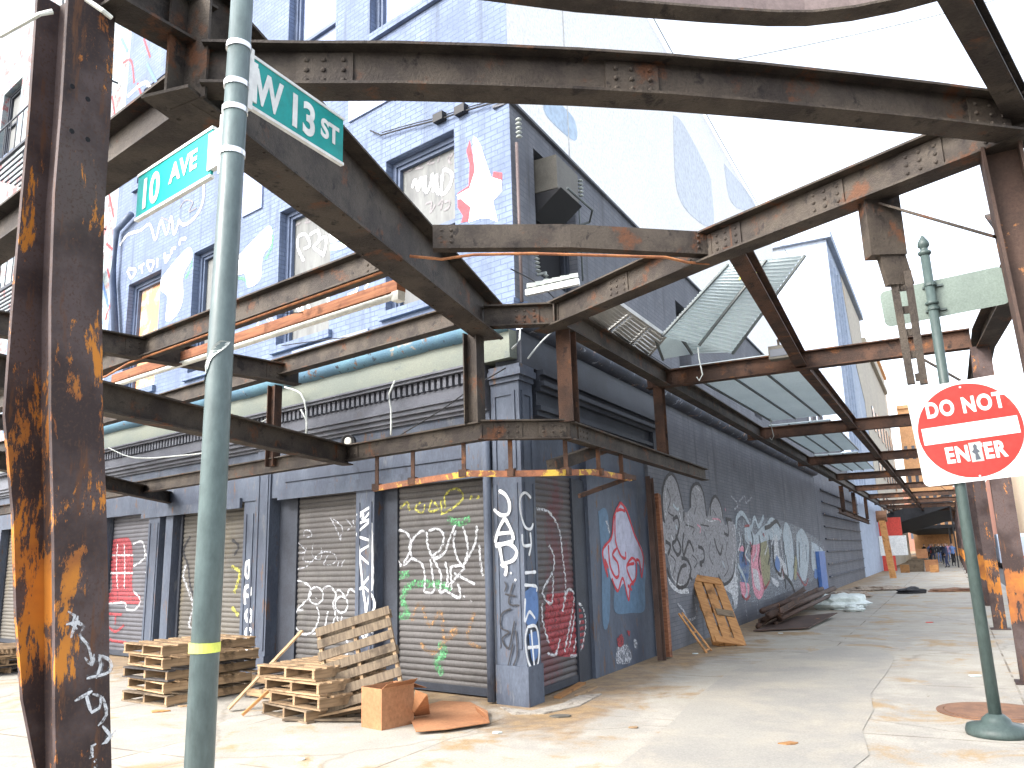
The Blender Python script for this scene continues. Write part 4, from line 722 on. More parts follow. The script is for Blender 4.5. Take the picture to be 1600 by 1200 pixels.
# near left column, bowed and dented as it stands
base = G(100, 0, 4.25); base = V((base.x, base.y, 0))
def oncol(x, y):
    r = ray(x, y); rn = V((base.x, base.y, 0)).normalized(); t = base.dot(rn) / r.dot(rn); return V((r.x * t, r.y * t, EYE + r.z * t))
ptsL = [oncol(x, y) for x, y in ((109, -40), (98, 150), (86, 300), (80, 470), (80, 640), (84, 800), (86, 960), (86, 1100), (88, 1230), (96, 1500), (104, 1800))]
ptsL = [p for p in ptsL if p.z > .02]; lp = ptsL[-1]; ptsL.append(V((lp.x, lp.y, 0)))
rn = FB.n; fl = FB.d
def lcol():
    m3 = MB(); w, h, tf = .245, .27, .02
    def strip(o0, o1, u0, u1, jag=None):
        vs = []; n = len(ptsL)
        for i, p in enumerate(ptsL):
            jj = jag[i] if jag else 0
            for (o, u) in ((o0 - jj, u0), (o1, u0), (o1, u1), (o0 - jj, u1)): vs.append(p + fl * o + rn * u)
        fs = [(0, 1, 2, 3), tuple(4 * (n - 1) + k for k in (3, 2, 1, 0))]
        for i in range(n - 1):
            for k in range(4): l = (k + 1) % 4; fs.append((4 * i + k, 4 * i + 4 + k, 4 * i + 4 + l, 4 * i + l))
        m3.add(vs, fs)
    strip(0, w, -tf, 0)                       # near flange, its near edge on the traced line
    strip(w / 2 - .01, w / 2 + .01, -h + tf, -tf)
    strip(0, w, -h, -h + tf, [0, 0, 0, .02, .05, .02, .01, -.02, -.08, -.1, -.1, -.1][:len(ptsL)])
    for zz_ in (3.02, 3.12, 3.4, 3.5):
        for o in (.06, .19): pass
    return m3
part(lcol(), 'column', M['bigcol'], can)
m3 = MB()
for (x, y) in ((113, 135), (137, 155), (112, 205), (137, 218)):
    q = oncol(x, y); m3.lathe(q + rn * .0, [(.013, 0), (.013, .002)], 8, rn)
part(m3, 'bolt_hole', M['dark'], can)
m3 = MB(); q = oncol(135, 15); m3.tube([oncol(128, 2) + rn * .03, oncol(150, 22) + rn * .05, oncol(170, 30) + rn * .02], .012, 6); q2 = oncol(40, 35); m3.tube([q2 - rn * .2, oncol(62, 22), oncol(82, 18)], .012, 6)
part(m3, 'strap', M['tubew'], can)
cF = Fr(V((ptsL[6].x, ptsL[6].y, 0)), fl, rn)
def csurf(a, z):
    for p, q in zip(ptsL, ptsL[1:]):
        if q.z <= z <= p.z: t = (p.z - z) / max(1e-6, p.z - q.z); return cF.loc(p.lerp(q, t)).y
    return 0.0
graf([o for o in can.children if o.name.startswith('column')][0], cF, 'p1', 0, csurf, [('whitew', 's', .013, [[(300, 500), (330, 520), (320, 560), (340, 580)], [(290, 560), (350, 545)], [(310, 620), (345, 520)], [(320, 540), (370, 570), (350, 610), (385, 650), (405, 740)], [(370, 705), (402, 742), (412, 690)], [(430, 695), (440, 740), (418, 800)], [(430, 695), (482, 720), (478, 770), (375, 800)], [(320, 900), (400, 855)], [(370, 865), (395, 950), (430, 930), (435, 880), (400, 870)], [(445, 880), (460, 960), (420, 1010)], [(440, 1010), (475, 1060), (440, 1090), (500, 1030)], [(410, 1090), (390, 1100), (395, 1150)], [(398, 1165), (402, 1172)], [(398, 1190), (402, 1200)]])])
# near right column
tp = G(1562, 236, 4.04)
def onv(x, y, b):
    r = ray(x, y); rn_ = V((b.x, b.y, 0)).normalized(); t = b.x * rn_.x + b.y * rn_.y; t = t / (r.x * rn_.x + r.y * rn_.y); return V((r.x * t, r.y * t, EYE + r.z * t))
qm = onv(1634, 569, tp); q0 = tp; q1 = tp.lerp(qm, tp.z / (tp.z - qm.z)); m3 = MB(); dd = (q1 - q0).normalized()
for (o0, o1, u0, u1) in ((-.12, .12, -.11, -.09), (-.12, .12, .09, .11), (-.008, .008, -.09, .09)):
    vs = [];
    for p in (q0, q1): vs += [p + FB.n * u0 + FB.d * o0, p + FB.n * u0 + FB.d * o1, p + FB.n * u1 + FB.d * o1, p + FB.n * u1 + FB.d * o0]
    m3.add(vs, [(0, 1, 2, 3), (7, 6, 5, 4), (0, 4, 5, 1), (1, 5, 6, 2), (2, 6, 7, 3), (3, 7, 4, 0)])
M['rcol'] = weathered('brown_column_steel', (.085, .052, .04), (.055, .036, .029), .75, 2.5, stains=[(.36, .16, .06)], sfac=(.64, .67), ssc=3)
part(m3, 'column', M['rcol'], can)
m3 = MB(); m3.bar(tp + V((0, 0, -.55)) + FB.d * .1, tp + FB.d * 1.0 + V((0, 0, -.05)), .12, .02); m3.bar(tp + V((0, 0, -.55)) - RRd * .1, tp - RRd * .8 + V((0, 0, -.05)), .1, .015); part(m3, 'knee_brace', M['steel'], can)
for a_ in ribs[:-1]:
    b0 = FB.p(a_, 4.93, 0); m3 = MB()
    for (u0, u1, o0, o1) in ((-.11, .11, -.12, -.105), (-.11, .11, .105, .12), (-.007, .007, -.105, .105)): m3.box(Fr(b0, FB.n, FB.d), u0, u1, o0, o1, 0, 4.02)
    m3.box(Fr(b0, FB.n, FB.d), -.17, .17, -.17, .17, 0, .02)
    o = m3.build('column', M['bandcol'], can)
for k, a_ in enumerate(ribs[:7]):
    m3 = MB(); b0 = FB.p(a_, 4.93, 0); m3.bar(FB.p(a_, 4.82, 3.5), FB.p(a_, 4.2, 4.04), .1, .02); m3.bar(FB.p(a_ + .12, 4.93, 3.5), FB.p(a_ + .8, 4.93, 4.0), .1, .02); part(m3, 'knee_brace', M['steel'], can)
for a_ in (9.7, 15.4):
    b0 = FA.p(a_, 5.15, 0); m3 = MB(); m3.box(Fr(b0, FA.n, FA.d), -.11, .11, -.12, -.105, 0, 4.02); m3.box(Fr(b0, FA.n, FA.d), -.11, .11, .105, .12, 0, 4.02); m3.box(Fr(b0, FA.n, FA.d), -.007, .007, -.105, .105, 0, 4.02); part(m3, 'column', M['bigcol'], can)
# hanging posts
def post(a, b_, w=.13, mat=None, nrm=None, name='hanger_post'):
    m3 = MB(); n_ = nrm or FA.n; s_ = Z.cross(n_).normalized(); d_ = V(b_) - V(a)
    for (o0, o1, u0, u1) in ((-w / 2, w / 2, -w / 2, -w / 2 + .012), (-w / 2, w / 2, w / 2 - .012, w / 2), (-.006, .006, -w / 2 + .012, w / 2 - .012)):
        vs = []
        for p in (V(a), V(b_)): vs += [p + s_ * o0 + n_ * u0, p + s_ * o1 + n_ * u0, p + s_ * o1 + n_ * u1, p + s_ * o0 + n_ * u1]
        m3.add(vs, [(0, 1, 2, 3), (7, 6, 5, 4), (0, 4, 5, 1), (1, 5, 6, 2), (2, 6, 7, 3), (3, 7, 4, 0)])
    return part(m3, name, mat or M['steel_red'], can)
ZL = 3.03
L1 = G(742, 660, ZL); L2 = G(890, 657, ZL)
L3 = FB.p(5.5, FB.loc(L2).y - .12, ZL - .02)
post(V((L1.x, L1.y, 4.02)), V((L1.x, L1.y, ZL - .02)), .17, M['steel'], FB.n); post(V((L2.x, L2.y, 4.04)), V((L2.x, L2.y, ZL - .02)), .17, M['steel_red'], FB.d)
q = FA.loc(L1); pa = FA.p(3.55, q.y, 0)
post(V((pa.x, pa.y, 4.02)), V((pa.x, pa.y, 2.9)), .14, M['steel_red'], FB.n); pb = FB.p(3.2, .72, 0); post(V((pb.x, pb.y, 4.03)), V((pb.x, pb.y, 3.0)), .14, M['steel_red'], FB.d)
ib([L1 - FA.d * .1 + V((0, 0, .0)), FA.p(15.5, q.y - .12, ZL - .02)], h=.2, w=.13, riv=[(0, .135, 1)])
ib([L1 - FA.d * .08 + V((0, 0, .02)), L2 + V((0, 0, .02))], h=.21, w=.12, riv=[(0, .25, 1), (0, .85, -1)])
ib([L2, L3], h=.2, w=.13, riv=[(0, .05, 1)])
ib([FA.p(2.02, q.y - .05, ZL), FA.p(.4, 4.65, ZL), FA.p(-.3, 6.3, ZL)], h=.24, w=.15, riv=[(0, .03, 1)])
ib([G(285, 772, 2.95), G(150, 738, 2.95), G(-60, 690, 2.95)], h=.2, w=.13)
# meat rail hung below the lower ring
RZ = 2.70
nA_ = FA.loc(L1).y; nB_ = FB.loc(L2).y
def fa(x, y, F, n_): a_, z_ = F.px(x, y, n_); return F.p(a_, n_, z_)
rq = [fa(585, 762, FA, nA_), fa(655, 750, FA, nA_), fa(735, 738, FA, nA_)]; zr = rq[-1].z
rp = rq + [L1.lerp(L2, t) * 1 + V((0, 0, zr - ZL - .02)) for t in (.35, .85)] + [fa(925, 736, FB, nB_), fa(985, 746, FB, nB_)]
m3 = MB(); m3.sweep(rp, [(-.02, .02, -.045, .02)]); rail = part(m3, 'meat_rail', M['bandcol'], can)
M['rustyel'] = weathered('rusty_yellow_rail', (.30, .12, .06), (.18, .08, .05), .75, 6, stains=[(.55, .36, .06)], sfac=(.52, .56), ssc=5); rail.data.materials[0] = M['rustyel']
tot_ = [0]
for a_, b_ in zip(rp, rp[1:]): tot_.append(tot_[-1] + (b_ - a_).length)
def along(t):
    d_ = t * tot_[-1]
    for i_ in range(len(rp) - 1):
        if d_ <= tot_[i_ + 1] + 1e-6: return rp[i_].lerp(rp[i_ + 1], (d_ - tot_[i_]) / (tot_[i_ + 1] - tot_[i_]))
for t in (.01, .15, .33, .45, .60, .76, .93):
    lo = along(t); m3 = MB(); m3.bar(V((lo.x, lo.y, ZL - .19)), V((lo.x, lo.y, lo.z)), .05, .012, FB.d); m3.bar(lo - FB.n * .05, lo + FB.n * .05, .07, .08); sub(m3, 'rail_hanger', M['steel_red'], rail)
m3 = MB(); m3.bar(fa(905, 775, FB, nB_ - .3), rp[-1], .04, .05); m3.bar(rp[-1] - FB.d * .25, rp[-1] + FB.d * .12, .07, .06); part(m3, 'switch_rail', M['steel_red'], can)
m3 = MB(); m3.bar(fa(862, 728, FB, nB_ - .25), fa(965, 692, FB, nB_ - .1), .12, .13); part(m3, 'stub_beam', M['steel'], can)
# far lower rail
ib([FB.p(25.5, .62, 3.15), FB.p(38.5, .62, 3.0)], h=.2, w=.13, mat=M['steel_red'])
for a_ in (26.5, 31, 37): pb = FB.p(a_, .68, 0); post(V((pb.x, pb.y, 4.03)), V((pb.x, pb.y, 3.0)), .15, M['steel_red'], FB.d)
# conduit strapped under the chords
m3 = MB(); m3.tube([G(x, y, 4.03) for x, y in ((640, 400), (690, 405), (740, 398), (830, 396), (1040, 402), (1075, 410), (1108, 412))], .012, 6)
m3.tube([mA + V((.0, 0, -.275)) + FA.n * .05, FA.p(3.6, 2.95, 4.02), FA.p(4.2, 2.95, 3.95), FA.p(5.0, 2.95, 3.95)], .014, 6); part(m3, 'conduit', M['copper'], can, smooth=True)
# rusted hanging remnant of a bracket from the right radial
hp = tR.lerp(N0, .45)
def onv(x, y, b):
    r = ray(x, y); rn_ = V((b.x, b.y, 0)).normalized(); t = b.x * rn_.x + b.y * rn_.y; t = t / (r.x * rn_.x + r.y * rn_.y); return V((r.x * t, r.y * t, EYE + r.z * t))
hb = G(1375, 315, 4.03)
m3 = MB(); XX = V((1, 0, 0)); a_, b_ = onv(1372, 312, hb), onv(1384, 402, hb); m3.cuboid((a_ + b_) / 2, XX * .125, V((0, .06, 0)), (a_ - b_) / 2); a_, b_ = onv(1392, 400, hb), onv(1406, 446, hb); m3.cuboid((a_ + b_) / 2, XX * .09, V((0, .03, 0)), (a_ - b_) / 2)
for (p, q, w_) in (((1396, 435), (1424, 600), .06), ((1418, 425), (1444, 600), .07)): m3.bar(onv(*p, hb), onv(*q, hb), w_, .05, FB.n)
for t in range(5): m3.bar(onv(1402 + t * 7, 450 + t * 35, hb), onv(1420 + t * 6, 448 + t * 35, hb), .05, .03, FB.n)
part(m3, 'rusted_bracket', M['steel'], can)
# ------------------------------------------------------------------ things on and under the canopy
lt = thing('strip_light', 'long white tube light on a brown timber hung under the left canopy beam', 'strip light', FA.p(2, 2.4, 3.8))
e0 = FA.px(627, 452, 2.4); e1 = FA.px(180, 597, 2.4)
zt = (e0[1] + e1[1]) / 2; 
m3 = MB(); m3.sweep([FA.p(e0[0], 2.4, e0[1] + .03), FA.p(e1[0], 2.4, e1[1] + .03)], [(-.055, .055, -.05, .06)]); part(m3, 'timber', M['timber'], lt, F=FA)
m3 = MB(); m3.tube([FA.p(e0[0] + .04, 2.44, e0[1] - .065), FA.p(e1[0], 2.44, e1[1] - .065)], .033, 10); part(m3, 'tube', M['tubew'], lt, smooth=True)
m3 = MB(); m3.box(FA, e0[0] - .03, e0[0] + .06, 2.38, 2.47, e0[1] - .12, e0[1] - .03); amid = e0[0] + (e1[0] - e0[0]) * .52; zm = e0[1] + (e1[1] - e0[1]) * .52; m3.box(FA, amid, amid + .07, 2.38, 2.49, zm - .11, zm - .03); part(m3, 'end_cap', M['tubew'], lt)
m3 = MB()
for t in (.25, .75): m3.tube([FA.p(e0[0] + (e1[0] - e0[0]) * t, 2.4, e0[1] + (e1[1] - e0[1]) * t + .08), FA.p(e0[0] + (e1[0] - e0[0]) * t, 2.75, 4.08)], .006, 5)
part(m3, 'hanging_wire', M['wire'], lt)
def sheet(corners, label, ribs_=2, n=26, bend=0.0):
    c = [V(p) for p in corners]; m3 = MB(); up = (c[1] - c[0]).cross(c[3] - c[0]).normalized()
    if up.z < 0: up = -up
    k = n * 2; prev = None
    for i in range(k + 1):
        t = i / k; off = up * (.012 * (1 if i % 2 else -1) + bend * math.sin(math.pi * t)); row = (c[0].lerp(c[3], t) + off, c[1].lerp(c[2], t) + off)
        if prev:
            m3.quad(prev[0], prev[1], row[1], row[0]); m3.quad(prev[0] - up * .004, prev[1] - up * .004, row[1] - up * .004, row[0] - up * .004)
        prev = row
    ctr = (c[0] + c[1] + c[2] + c[3]) / 4
    t_ = thing('corrugated_sheet', label, 'roofing sheet', ctr, 'corrugated roofing sheets left on the canopy')
    part(m3, 'panel', M['corr'], t_)
    m3 = MB()
    for j in range(ribs_ + 1):
        t = j / ribs_; m3.bar(c[0].lerp(c[1], t) - up * .03, c[3].lerp(c[2], t) - up * .03, .03, .03, up)
    part(m3, 'rib', M['rib'], t_)
zt0 = 4.34
sheet([G(1032, 524, zt0), G(1142, 552, zt0), G(1255, 398, 5.3), G(1135, 412, 5.3)], 'big pale corrugated sheet tipped steeply upward above the canopy', 2)
sheet([G(1022, 528, zt0 + .05), G(1058, 522, zt0 + .2), G(1080, 552, zt0 + .2), G(1034, 560, zt0)], 'small bent corrugated offcut just left of the tipped sheet', 1, 8)
sheet([G(1058, 520, zt0 + .2), G(1096, 512, zt0 + .35), G(1140, 550, zt0 + .05), G(1078, 552, zt0)], 'bent corrugated offcut lying between the small offcut and the tipped sheet', 1, 8)
B_ = lambda a, o, z=4.36: FB.p(a, o, z)
sheet([B_(3.4, 1.0), B_(3.4, 2.55), B_(9.6, 2.7), B_(9.6, 1.2)], 'pale corrugated sheet lying flat over the first bay of the street canopy', 3, 60)
sheet([B_(10.3, 1.0), B_(10.3, 2.3), B_(16.6, 2.3), B_(16.6, 1.1)], 'pale corrugated sheet lying flat over the second bay of the street canopy', 3, 60)
sheet([B_(17.3, 1.0), B_(17.3, 2.2), B_(23.4, 2.2), B_(23.4, 1.1)], 'pale corrugated sheet lying flat over the third bay, farthest down the street', 3, 60)
sg = thing('slatted_grille', 'pale metal slatted grille lying over the canopy bay nearest the corner', 'grille', FB.p(.8, 1.3, 4.33))
m3 = MB(); qd = [G(912, 492, 4.36), G(955, 468, 4.36), G(1040, 528, 4.36), G(1005, 568, 4.36)]
for r_ in range(3):
    for k in range(9):
        u0, u1 = (k + .2) / 9, (k + .2) / 9
        a0_ = qd[0].lerp(qd[3], (r_ + .08) / 3).lerp(qd[1].lerp(qd[2], (r_ + .08) / 3), u0); a1_ = qd[0].lerp(qd[3], (r_ + .86) / 3).lerp(qd[1].lerp(qd[2], (r_ + .86) / 3), u1)
        m3.bar(a0_, a1_, .05, .02)
part(m3, 'slats', M['galv'], sg)
m3 = MB()
for i in range(4): m3.bar(qd[0].lerp(qd[3], i / 3) + V((0, 0, .025)), qd[1].lerp(qd[2], i / 3) + V((0, 0, .025)), .04, .03)
m3.bar(qd[1] + V((0, 0, .02)), qd[2] + V((0, 0, .02)), .04, .05); m3.bar(qd[0] + V((0, 0, .02)), qd[3] + V((0, 0, .02)), .04, .05); part(m3, 'frame', M['galv'], sg)
rk = thing('insulator_rack', 'white bar of small blocks fixed to the grey wall above the corner pier', 'rack', FB.p(.5, .3, 4.9))
i0 = FB.px(822, 458, .25); i1 = FB.px(905, 440, .9)
p0, p1 = FB.p(i0[0], .25, i0[1]), FB.p(i1[0], .9, i1[1]); m3 = MB(); m3.bar(p0, p1, .06, .07); part(m3, 'bar', M['swhite'], rk)
m3 = MB()
for k in range(6): q = p0.lerp(p1, .1 + k * .16); m3.bar(q + V((-.05, 0, .07)), q + V((.05, 0, .08)), .08, .05)
part(m3, 'block', M['stick'], rk)
ac = thing('air_conditioner', 'boxy grey air duct unit sticking out of the upper window round the corner', 'air conditioner', FB.p(1.3, .3, 6.3))
m3 = MB(); m3.box(FB, .74, 1.45, -.1, .30, 6.38, 6.86); part(m3, 'casing', M['beigebox'], ac, F=FB)
m3 = MB(); m3.poly([FB.p(.74, -.08, 6.37), FB.p(.74, .35, 6.37), FB.p(.74, -.08, 6.05)], FB.d, .70); part(m3, 'bracket', M['wire'], ac)
m3 = MB(); m3.tube([FB.p(.9, .37, 6.42), FB.p(1.7, .4, 6.4), FB.p(1.95, .25, 6.35), FB.p(1.8, .04, 6.25)], .018, 6); part(m3, 'pipe', M['rib'], ac)
for i, (x0, y0, x1, y1, lab) in enumerate(((806, 190, 812, 470, 'pink conduit running down the grey wall just right of the blue brick corner'), (903, 285, 912, 440, 'thin conduit down the grey wall just right of the window air duct'))):
    a0, z0 = FB.px(x0, y0, .05); a1, z1 = FB.px(x1, y1, .05); w_ = thing('wall_conduit', lab, 'conduit', FB.p(a0, .05, z1))
    m3 = MB(); m3.tube([FB.p(a0, .05, z0 - .3), FB.p(a0, .05, z1)], .022 if i == 0 else .014, 8); part(m3, 'pipe', M['fascia'] if i == 0 else M['rib'], w_, smooth=True)
    m3 = MB(); [m3.lathe(FB.p(a0, .09, z0 - .06 * k), [(.02, 0), (.045, .015), (.02, .035)], 8) for k in range(5)]; part(m3, 'insulator', M['stick'], w_, smooth=True)
for (x, y, lab) in ((838, 400, 'upper insulator clamp hanging on the dark wall left of the white rack'), (853, 432, 'lower insulator clamp hanging on the dark wall above the white rack')):
    a0, z0 = FB.px(x, y, .12); m3 = MB(); [m3.lathe(FB.p(a0 + .01 * k, .12, z0 - .05 * k), [(.015, 0), (.04, .012), (.015, .03)], 8) for k in range(5)]; m3.bar(FB.p(a0, .0, z0 + .05), FB.p(a0, .13, z0 + .05), .03, .03); single(m3, 'insulator', M['stick'], lab, 'insulator')
fl_ = thing('floodlight', 'small grey box floodlight clamped on the first street side cross beam', 'floodlight', FB.p(3.1, 2.5, 4.1))
fp_ = G(1220, 552, 4.25) - FB.d * .12
m3 = MB(); m3.cuboid(fp_ + V((0, 0, -.02)), FB.n * .13, FB.d * .08, Z * .09); part(m3, 'housing', M['beigebox'], fl_)
m3 = MB(); m3.cuboid(fp_ - FB.d * .083 + V((0, 0, -.03)), FB.n * .11, FB.d * .006, Z * .05); part(m3, 'lens', M['glass'], fl_); m3 = MB(); m3.tube([fp_ + V((0, 0, .07)), fp_ + V((0, 0, .16)), fp_ + FB.d * .1 + V((0, 0, .18))], .02, 6); part(m3, 'clamp', M['steel'], fl_)
hs = thing('spot_lamp', 'round black spot lamp sitting behind the lower left beam', 'lamp', G(543, 690, 3.1))
hc = FA.p(FA.px(545, 690, .55)[0], .55, FA.px(545, 690, .55)[1])
m3 = MB(); m3.lathe(hc, [(.03, -.12), (.07, -.08), (.09, 0), (.1, .03), (.085, .03), (.05, .0)], 16, (FA.n + V((.3, -.4, -.2)))); part(m3, 'housing', M['wire'], hs, smooth=True); m3 = MB(); m3.lathe(hc, [(.06, .015), (.03, .03)], 14, (FA.n + V((.3, -.4, -.2)))); part(m3, 'bulb', M['tubew'], hs, smooth=True)
m3 = MB(); m3.bar(hc, FA.p(FA.px(545, 690)[0], .0, 3.3), .03, .03); part(m3, 'bracket', M['wire'], hs)
def cable(F, crop, pts, n, r, mat, label):
    q = catmull(az(F, crop, pts, n), .1); m3 = MB(); m3.tube([F.p(a, n, z) for a, z in q], r, 6); single(m3, 'cable', mat, label, 'cable', smooth=True)
cable(FA, 'z', [(470, 640), (480, 660), (478, 680), (535, 700)], .3, .014, M['wirew'], 'pale stiff cable sloping down to the round spot lamp')
cable(FA, 'z', [(445, 605), (470, 615), (478, 640), (479, 678)], .3, .014, M['wirew'], 'pale hooked cable arching below the green signboard at left')
cable(FA, 'z', [(617, 595), (608, 615), (611, 640), (611, 680)], .3, .014, M['wirew'], 'pale cable dropping from the middle of the green signboard')
cable(FA, 'z', [(790, 575), (740, 605), (690, 640), (625, 680)], .32, .008, M['wire'], 'thin black cable sagging left from the corner pier capital')
cable(FA, 'z', [(170, 700), (210, 715), (280, 712), (340, 700), (440, 640)], .3, .012, M['wirew'], 'pale cable sagging under the green signboard behind the street sign pole')
cable(FA, 'z', [(440, 540), (500, 532), (560, 525), (640, 515), (740, 480)], .12, .008, M['wire'], 'thin black cable lying along the turquoise ledge')
cable(FB, 'z', [(812, 500), (812, 530), (800, 545)], .2, .012, M['wirew'], 'short grey cable loop over the corner pier capital')
cable(FB, 'z', [(798, 420), (850, 450), (900, 500), (960, 520), (1100, 610)], .35, .008, M['wire'], 'thin black cable slung along the grey wall behind the canopy')
cable(FB, 'z', [(890, 495), (850, 530), (825, 560)], .4, .010, M['wirew'], 'pale cable slanting from the corner post to the pier capital')
def wire3(p, q, sag, lab):
    m3 = MB(); m3.tube([p.lerp(q, i / 10) - V((0, 0, sag * math.sin(math.pi * i / 10))) for i in range(11)], .012, 5); single(m3, 'overhead_wire', M['stick'], lab, 'wire')
wire3(FB.p(3, .1, 12.9), FB.p(26, .1, 12.95), .25, 'thin overhead wire along the roofline of the white billboard wall')
wire3(FB.p(9, .3, 12.9), FB.p(14, 12, 15.5), .3, 'thin overhead wire crossing the white sky toward the upper right')
for (x, y, lab) in ((1092, 560, 'curly pale wire hook under the first cross beam'), (1205, 665, 'straight pale wire hook under the second cross beam'), (1172, 445, 'yellow wire loop over the long middle beam')):
    p = G(x, y, 4.1); m3 = MB(); m3.tube([p + V((0, 0, .15)), p, p + V((.03, 0, -.22)), p + V((-.02, 0, -.3)), p + V((-.05, 0, -.25))] if y != 445 else [p, p + V((.07, 0, .12)), p + V((-.02, 0, .2)), p + V((-.1, 0, .05))], .009, 5); single(m3, 'wire_hook', M['wirew'] if y != 445 else M['yellow'], lab, 'hook')
# ------------------------------------------------------------------ text
def text(s, size, F, a, z, n, mat, par, bold=.0, align='LEFT', sx=1.0, name='lettering', rot=0.0, subpart=True, space=1.0):
    cu = bpy.data.curves.new('t', 'FONT'); cu.body = s; cu.size = size; cu.offset = bold; cu.extrude = .001; cu.align_x = align; cu.space_character = space
    to = bpy.data.objects.new('t', cu); COL.objects.link(to); dg = bpy.context.evaluated_depsgraph_get(); me = bpy.data.meshes.new_from_object(to.evaluated_get(dg)); bpy.data.objects.remove(to)
    m3 = MB(); cr2, sr2 = math.cos(rot), math.sin(rot)
    vs = [F.p(a + (v.co.x * sx) * cr2 - v.co.y * sr2, n + v.co.z, z + (v.co.x * sx) * sr2 + v.co.y * cr2) for v in me.vertices]
    m3.add(vs, [tuple(p.vertices) for p in me.polygons]); return (sub if subpart else part)(m3, name, mat, par)
# ------------------------------------------------------------------ street name pole
pr = ray(345, 600); PP = V((pr.x, pr.y, 0)); PP = PP * (3.28 / PP.length)
pole = thing('street_sign_pole', 'round grey green pole carrying the two green street name signs', 'sign pole', PP)
m3 = MB(); pt = PP + V((.02, -.0, 0)); pb_ = PP + V((-.012, 0, 0))
m3.tube([pb_, pb_.lerp(pt, .5) + V((-.012, 0, 2.4)), pt + V((0, 0, 4.7))], .053, 24, r2=.046); part(m3, 'post', M['pole'], pole, smooth=True)
def ponpole(y): r = ray(345, y); return EYE + r.z / math.hypot(r.x, r.y) * 3.28
def pc(z): t = z / 4.7; return PP + V((-.012 + .032 * t - .012 * math.sin(math.pi * t), 0, z))
for y in (70, 130, 170, 238): z = ponpole(y); m3 = MB(); m3.lathe(pc(z), [(.051, -.012), (.053, -.012), (.053, .012), (.051, .012)], 24); part(m3, 'clamp_band', M['band'], pole)
m3 = MB(); z = ponpole(1010); m3.lathe(pc(z), [(.0545, -.017), (.056, -.017), (.056, .017), (.0545, .017)], 24); part(m3, 'yellow_tape', M['yellow'], pole)
m3 = MB(); ce = pc(0); tocam = V((-PP.x, -PP.y, 0)).normalized(); s_ = tocam.cross(Z)
for i in range(12):
    z0, z1 = ponpole(537 + i * 5.2), ponpole(537 + (i + 1) * 5.2)
    w0, w1 = .02 + .006 * math.sin(i * .9), .02 + .006 * math.sin((i + 1) * .9)
    def sp_(z, o): an = (o + .1 * math.sin(z * 9)) / .053; c_ = pc(z); return V((c_.x, c_.y, z)) + (tocam * math.cos(an) + tocam.cross(Z) * math.sin(an)) * .0545
    m3.quad(sp_(z0, -w0), sp_(z0, w0), sp_(z1, w1), sp_(z1, -w1))
part(m3, 'torn_sticker', M['stick'], pole)
def blade(F, a0, a1, z0, z1, side, texts, lab, hdr):
    m3 = MB(); m3.box(F, a0, a1, -.006, .006, z0, z1); pl = part(m3, 'sign_blade', M['sgreen'], pole); pl['label'] = lab
    m3 = MB(); m3.box(F, a0 - .004, a1 + .004, -.011, .011, z0 - .014, z0); m3.box(F, a0 - .004, a1 + .004, -.011, .011, z1, z1 + .014); sub(m3, 'edge_rail', M['swhite'], pl)
    m3 = MB(); m3.box(F, .045, a0 + .02, -.013, .013, z0 + .02, z1 - .02); m3.box(F, .04, .075, -.02, .02, z0 - .03, z1 + .03); sub(m3, 'bracket', M['swhite'], pl)
    for (t, sz, a_, z_, bo, sx) in texts: text(t, sz, F, a_, z_, side * .009, M['swhite'], pl, bo, sx=sx)
zc = ponpole(150)
PF = Fr(pc(zc) * 1, FB.d, FB.n); PF.o.z = 0
b13 = [PF.px(*q) for q in ((398, 93), (535, 190), (533, 257), (395, 165))]
za1, za0 = (b13[0][1] + b13[1][1]) / 2, (b13[2][1] + b13[3][1]) / 2
blade(PF, b13[0][0] - .01, b13[1][0], za0, za1, -1, [], 'green W 13 ST sign blade', 0)
PF2 = Fr(pc(ponpole(240)), FA.d, FA.n); PF2.o.z = 0
b10 = [PF2.px(*q) for q in ((335, 195), (330, 270), (218, 285), (215, 345))]
zb1, zb0 = (b10[0][1] + b10[2][1]) / 2, (b10[1][1] + b10[3][1]) / 2
blade(PF2, b10[0][0], b10[2][0], zb0, zb1, 1, [], 'green 10 AVE sign blade', 0)
bl = [o for o in pole.children if o.name.startswith('sign_blade')]
h13 = za1 - za0; w13 = b13[1][0] - b13[0][0]
# which face the camera sees: reading direction must run left to right in the picture
camside13 = 1 if (V((0, 0, 0)) - PF.o).dot(PF.n) > 0 else -1
def letters(par, F, a0, dirn, z0, h, items, side):
    FF = Fr(F.o, F.d * dirn, F.n * side)
    for (t, sz, a_, dz, bo, sx) in items: text(t, sz * h, FF, a0 * dirn + a_, z0 + dz * h, .008, M['swhite'], par, bo * h, sx=sx)
letters(bl[0], PF, b13[0][0], 1, za0, h13, [('W', .98, .0 * w13, .15, .03, .70), ('13', .98, .34 * w13, .15, .03, .84), ('ST', .58, .72 * w13, .32, .02, .92)], camside13)
w10 = b10[2][0] - b10[0][0]; h10 = zb1 - zb0; side10 = 1 if (V((0, 0, 0)) - PF2.o).dot(PF2.n) > 0 else -1
letters(bl[1], PF2, b10[2][0], -1, zb0, h10, [('10', .98, .05 * w10, .15, .028, .9), ('AVE', .60, .47 * w10, .36, .018, 1.05)], side10)
